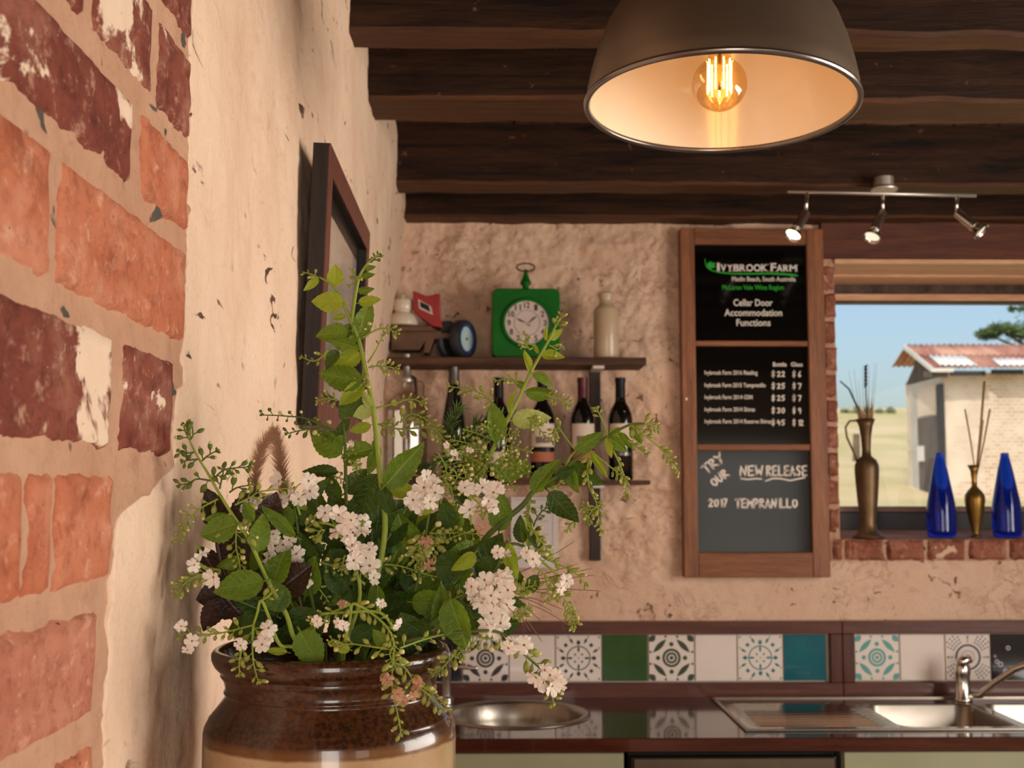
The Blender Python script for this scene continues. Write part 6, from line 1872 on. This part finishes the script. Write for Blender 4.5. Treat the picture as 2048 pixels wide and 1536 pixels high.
B.buds([(858, 1066), (878, 1067), (900, 1066), (925, 1066), (960, 1068)], 20, 14, 'hang'); B.buds([(850, 1060), (842, 1085), (835, 1110), (838, 1130)], 26, 16); B.buds([(860, 1070), (868, 1090), (858, 1110), (840, 1120)], 20, 16)
B.buds([(751, 1128), (800, 1132), (850, 1148), (900, 1160)], 16, 13); B.buds([(838, 990), (870, 960), (900, 950), (940, 962)], 16, 11, 'round'); B.buds([(925, 960), (935, 985), (960, 1010), (963, 1030)], 14, 11, 'round'); B.buds([(770, 985), (820, 950), (880, 968), (915, 965)], 12, 11, 'round')
for (x, y) in [(875, 905), (905, 935), (925, 930), (890, 960), (945, 945)]:
    B.buds([(x, y), (x + RND.uniform(-14, 14), y + 22), (x + RND.uniform(-20, 20), y + 46)], 10, 11, 'round')
B.flowers([(895, 890), (908, 905), (940, 900)], [(900, 900), (920, 905)], 9)

# right-hand low cluster
B = Branch('bright cluster of white blossoms low on the right in front of the tiles', 1.0)
B.stem([(770, 1290), (860, 1250), (930, 1190), (985, 1150), (1018, 1090), (1063, 1100), (1094, 1118)], 0.0026, 0.0009, rooted=True)
B.flowers([(943, 1173), (955, 1180), (969, 1160), (964, 1205), (982, 1191), (995, 1153), (1008, 1156), (1016, 1180), (1014, 1209), (982, 1226), (998, 1215), (975, 1253), (1001, 1246), (988, 1262), (950, 1195)], [(1000, 1150), (985, 1190), (975, 1230), (980, 1260)], 21)
B.flowers([(995, 1105), (1010, 1110), (1053, 1105), (1066, 1118), (1133, 1162), (1122, 1176)], [(1000, 1125), (1030, 1120), (1063, 1110), (1115, 1150)], 16)
B.leaves([(950, 1106, 908, 1146, 28, 'y'), (950, 1130, 1054, 1162, 50, 'd', .01), (1018, 1085, 1029, 1173, 24, 'y', -.006), (901, 1196, 924, 1306, 52, 'm', -.02), (886, 1266, 884, 1170, 40, 'm', .015), (998, 1250, 1042, 1247, 26, 'd'), (1008, 1194, 1052, 1214, 18, 'd'), (1000, 1270, 1040, 1240, 20, 'd'), (905, 1200, 950, 1270, 34, 'd', -.01), (1010, 1085, 985, 1110, 18, 'd'), (930, 1255, 900, 1215, 34, 'd', .01), (1075, 1150, 1050, 1195, 24, 'd')])
B.buds([(1063, 1100), (1094, 1118), (1133, 1136), (1157, 1152), (1172, 1170)], 34, 13, spread=.5); B.buds([(1050, 1120), (1087, 1147), (1115, 1178), (1136, 1209), (1143, 1230), (1150, 1250)], 26, 13, start=.25); B.buds([(1063, 1050), (1072, 1070), (1090, 1092), (1100, 1112)], 16, 13, spread=.5)
B.buds([(1025, 1188), (1045, 1178), (1070, 1170)], 12, 12); B.buds([(1025, 1238), (1042, 1226), (1058, 1218)], 14, 12); B.buds([(1000, 1268), (975, 1278), (945, 1272), (925, 1298), (915, 1312)], 26, 14, 'hang'); B.buds([(912, 1305), (895, 1325), (880, 1340), (866, 1346)], 12, 13)
B.buds([(1090, 1150), (1095, 1175), (1098, 1196)], 6, 14); B.buds([(905, 1200), (935, 1185), (920, 1195)], 5, 10)

B = Branch('spray with white blossoms hanging lowest at the right over the sink', 0.98)
B.stem([(790, 1290), (880, 1270), (960, 1262), (1005, 1268), (1042, 1303), (1081, 1337)], 0.0020, 0.0009, rooted=True)
B.flowers([(1017, 1296), (1028, 1288), (1048, 1290)], [(1005, 1268), (1030, 1292)], 19)
B.flowers([(1072, 1355), (1087, 1365), (1100, 1350), (1110, 1348), (1118, 1370), (1090, 1340), (1104, 1372)], [(1081, 1337), (1098, 1362)], 18)
B.buds([(1030, 1290), (1055, 1312), (1081, 1337), (1098, 1370), (1107, 1405)], 16, 17)

# front spray over the rim
B = Branch('front spray with faded blossoms trailing down over the crock', 0.93)
B.stem([(690, 1280), (700, 1240), (707, 1207), (744, 1227), (776, 1257), (788, 1290), (786, 1331)], 0.0014, 0.0008, mat=m_stem_y, rooted=True)
B.buds([(789, 1297), (785, 1328), (785, 1380), (795, 1427), (802, 1466)], 16, 15, start=.1); B.buds([(783, 1324), (808, 1334), (826, 1360), (835, 1372)], 9, 14); B.buds([(835, 1372), (860, 1392), (888, 1418)], 11, 15)
B.flowers([(774, 1360), (795, 1388), (806, 1402), (837, 1369), (826, 1390)], [(786, 1370), (815, 1385)], 15, faded=True)
B.flowers([(684, 1207)], [(700, 1207), (690, 1208)], 14, faded=True); B.flowers([(686, 1252), (642, 1245), (634, 1242), (761, 1207), (798, 1250), (676, 1246)], [(640, 1228), (690, 1225), (760, 1225), (790, 1262)], 13)
B.buds([(707, 1207), (670, 1222), (640, 1232), (625, 1244)], 10, 14); B.buds([(707, 1207), (744, 1227), (776, 1257), (788, 1290)], 14, 14); B.buds([(775, 1298), (735, 1292), (700, 1288), (680, 1292)], 6, 14); B.buds([(800, 1296), (845, 1280), (882, 1270), (897, 1267)], 8, 11, Y1=0.99)
B.buds([(788, 1290), (780, 1310), (792, 1335)], 12, 12, 'round'); B.buds([(690, 1290), (668, 1280), (660, 1285)], 6, 11, 'round')
B.leaves([(777, 1295, 744, 1260, 26, 'm'), (700, 1300, 664, 1290, 18, 'y', .02)])

# deep inner leaves fill the heart of the bunch
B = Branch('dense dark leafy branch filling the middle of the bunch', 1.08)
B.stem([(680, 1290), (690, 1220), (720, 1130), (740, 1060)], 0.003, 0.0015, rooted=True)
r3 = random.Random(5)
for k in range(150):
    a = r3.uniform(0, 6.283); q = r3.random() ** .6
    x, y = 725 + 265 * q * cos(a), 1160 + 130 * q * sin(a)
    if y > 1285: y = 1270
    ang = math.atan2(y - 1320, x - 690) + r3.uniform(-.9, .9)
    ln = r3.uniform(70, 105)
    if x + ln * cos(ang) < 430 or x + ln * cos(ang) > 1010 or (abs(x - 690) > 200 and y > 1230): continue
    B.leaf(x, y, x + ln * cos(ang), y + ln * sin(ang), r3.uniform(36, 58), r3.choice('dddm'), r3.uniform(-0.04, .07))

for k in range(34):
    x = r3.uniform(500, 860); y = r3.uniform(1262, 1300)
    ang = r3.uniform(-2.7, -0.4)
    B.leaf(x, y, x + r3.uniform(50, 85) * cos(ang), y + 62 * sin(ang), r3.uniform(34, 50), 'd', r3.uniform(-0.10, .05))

# burgundy leaves at the back left
B = Branch('dark burgundy leafy stem at the back left against the wall', 1.0, 'burgundy_foliage', None)
B.t['category'] = 'foliage'
B.stem([(560, 1290), (490, 1220), (440, 1120), (430, 1010)], 0.003, 0.0015, rooted=True, mat=LM['b'])
B.leaves([(440, 1060, 412, 975, 48, 'b'), (470, 1040, 520, 985, 50, 'b'), (440, 1160, 396, 1090, 50, 'b'), (470, 1180, 392, 1200, 60, 'b'), (440, 1200, 405, 1262, 40, 'b'), (480, 1230, 440, 1180, 60, 'b'), (520, 1060, 560, 990, 52, 'b'), (480, 1130, 450, 1060, 60, 'b'), (520, 1200, 470, 1140, 70, 'b'), (560, 1180, 620, 1130, 60, 'b')], .012)

# feathery grass heads
m_fox = soft('foxtail_bristle', (206, 168, 136), (172, 130, 104), 0.4, 60)
for (pts, R_, lab) in [([(580, 1200), (525, 1060), (508, 1000), (512, 940), (526, 892), (546, 868)], 27, 'tan feathery grass head leaning right, left of the pair'), ([(600, 1200), (580, 1060), (566, 1000), (562, 930), (548, 862)], 27, 'pinkish-brown feathery grass head, right of the pair')]:
    g = Branch(lab, 1.06, 'feather_grass', None)
    g.t['category'] = 'grass'
    P = g.stem(pts, 0.0011, 0.0005, rooted=True, mat=m_fox)
    head = smooth_pts([g.p(*p) for p in pts[2:]], 12)
    mb = MB()
    for k in range(1000):
        s = RND.random()
        i = min(int(s * (len(head) - 1)), len(head) - 2)
        q = head[i].lerp(head[i + 1], s * (len(head) - 1) - i)
        tg = (head[i + 1] - head[i]).normalized()
        a = RND.uniform(0, 6.283)
        u = tg.orthogonal().normalized(); w = tg.cross(u)
        d = (u * cos(a) + w * sin(a)) * 0.75 + tg * 0.9
        ln = R_ / F_PX * 1.06 * (0.6 + 0.7 * RND.random()) * (0.55 + 0.6 * sin(pi * min(s * .85 + .12, 1)))
        e = q + d.normalized() * ln
        sd = d.cross(Vector((0, 1, 0))).normalized() * 0.0003
        mb.add([q - sd, q + sd, e], [(0, 1, 2)])
    o = obj('bristles', mb, m_fox, g.t, recalc=False); o['kind'] = 'stuff'
# fine bronze grasses
m_bronze_grass = simple('bronze_grass', (120, 88, 60), (142, 108, 76), 40, rough=0.7)
for k, (x, y) in enumerate([(1149, 1083), (1185, 1137), (1190, 1150), (1201, 1182), (1139, 1251), (1084, 1283), (1047, 1252), (1126, 1219), (1110, 1190), (1080, 1240), (1060, 1262), (1104, 1222), (1155, 1128)]):
    g = Branch(['third from top', 'fourth from top', 'fifth from top', 'longest', 'steepest long', 'lowest', 'shortest low', 'tenth from top', 'sixth from top', 'eighth from top', 'second lowest', 'seventh from top', 'second from top'][k] + ' fine bronze grass blade fanning out at the right of the bunch', 1.03, 'grass_blade', 'bronze grass blades')
    g.t['category'] = 'grass'
    g.stem([(850, 1270), (930, 1215), (1000, 1185 + (y - 1170) * .25), ((1000 + x) / 2, (1180 + y) / 2 - 3), (x, y)], 0.0007, 0.0003, rooted=True, mat=m_bronze_grass, name='blade')
# needle-leaved sprig
B = Branch('fine needle-leaved green sprig in front of the flute bottle', 1.12, 'needle_sprig', None)
B.t['category'] = 'sprig'
m_needle = soft('needle_green', (96, 118, 56), (74, 98, 42), 0.15, 60)
for pts in ([(860, 1180), (880, 1000), (905, 900), (950, 850), (1000, 832)], [(905, 900), (900, 860), (915, 815)], [(905, 900), (940, 875), (985, 870)], [(905, 910), (860, 930), (810, 950)]):
    P = B.stem(pts, 0.0011, 0.0005, mat=m_needle, rooted=len(pts) > 3)
    Q = smooth_pts([B.p(*p) for p in (pts[2:] if len(pts) > 3 else pts)], 14)
    mb = MB()
    for i in range(len(Q) - 1):
        tg = (Q[i + 1] - Q[i]).normalized(); u = tg.orthogonal().normalized(); w = tg.cross(u)
        for e in range(3):
            a = RND.uniform(0, 6.283)
            d = ((u * cos(a) + w * sin(a)) * .8 + tg * .7).normalized()
            mb.tube([Q[i], Q[i] + d * 0.006, Q[i] + d * 0.011], [0.0006, 0.0007, 0.0002], 4)
    o = obj('needles', mb, m_needle, B.t, smooth=True); o['kind'] = 'stuff'
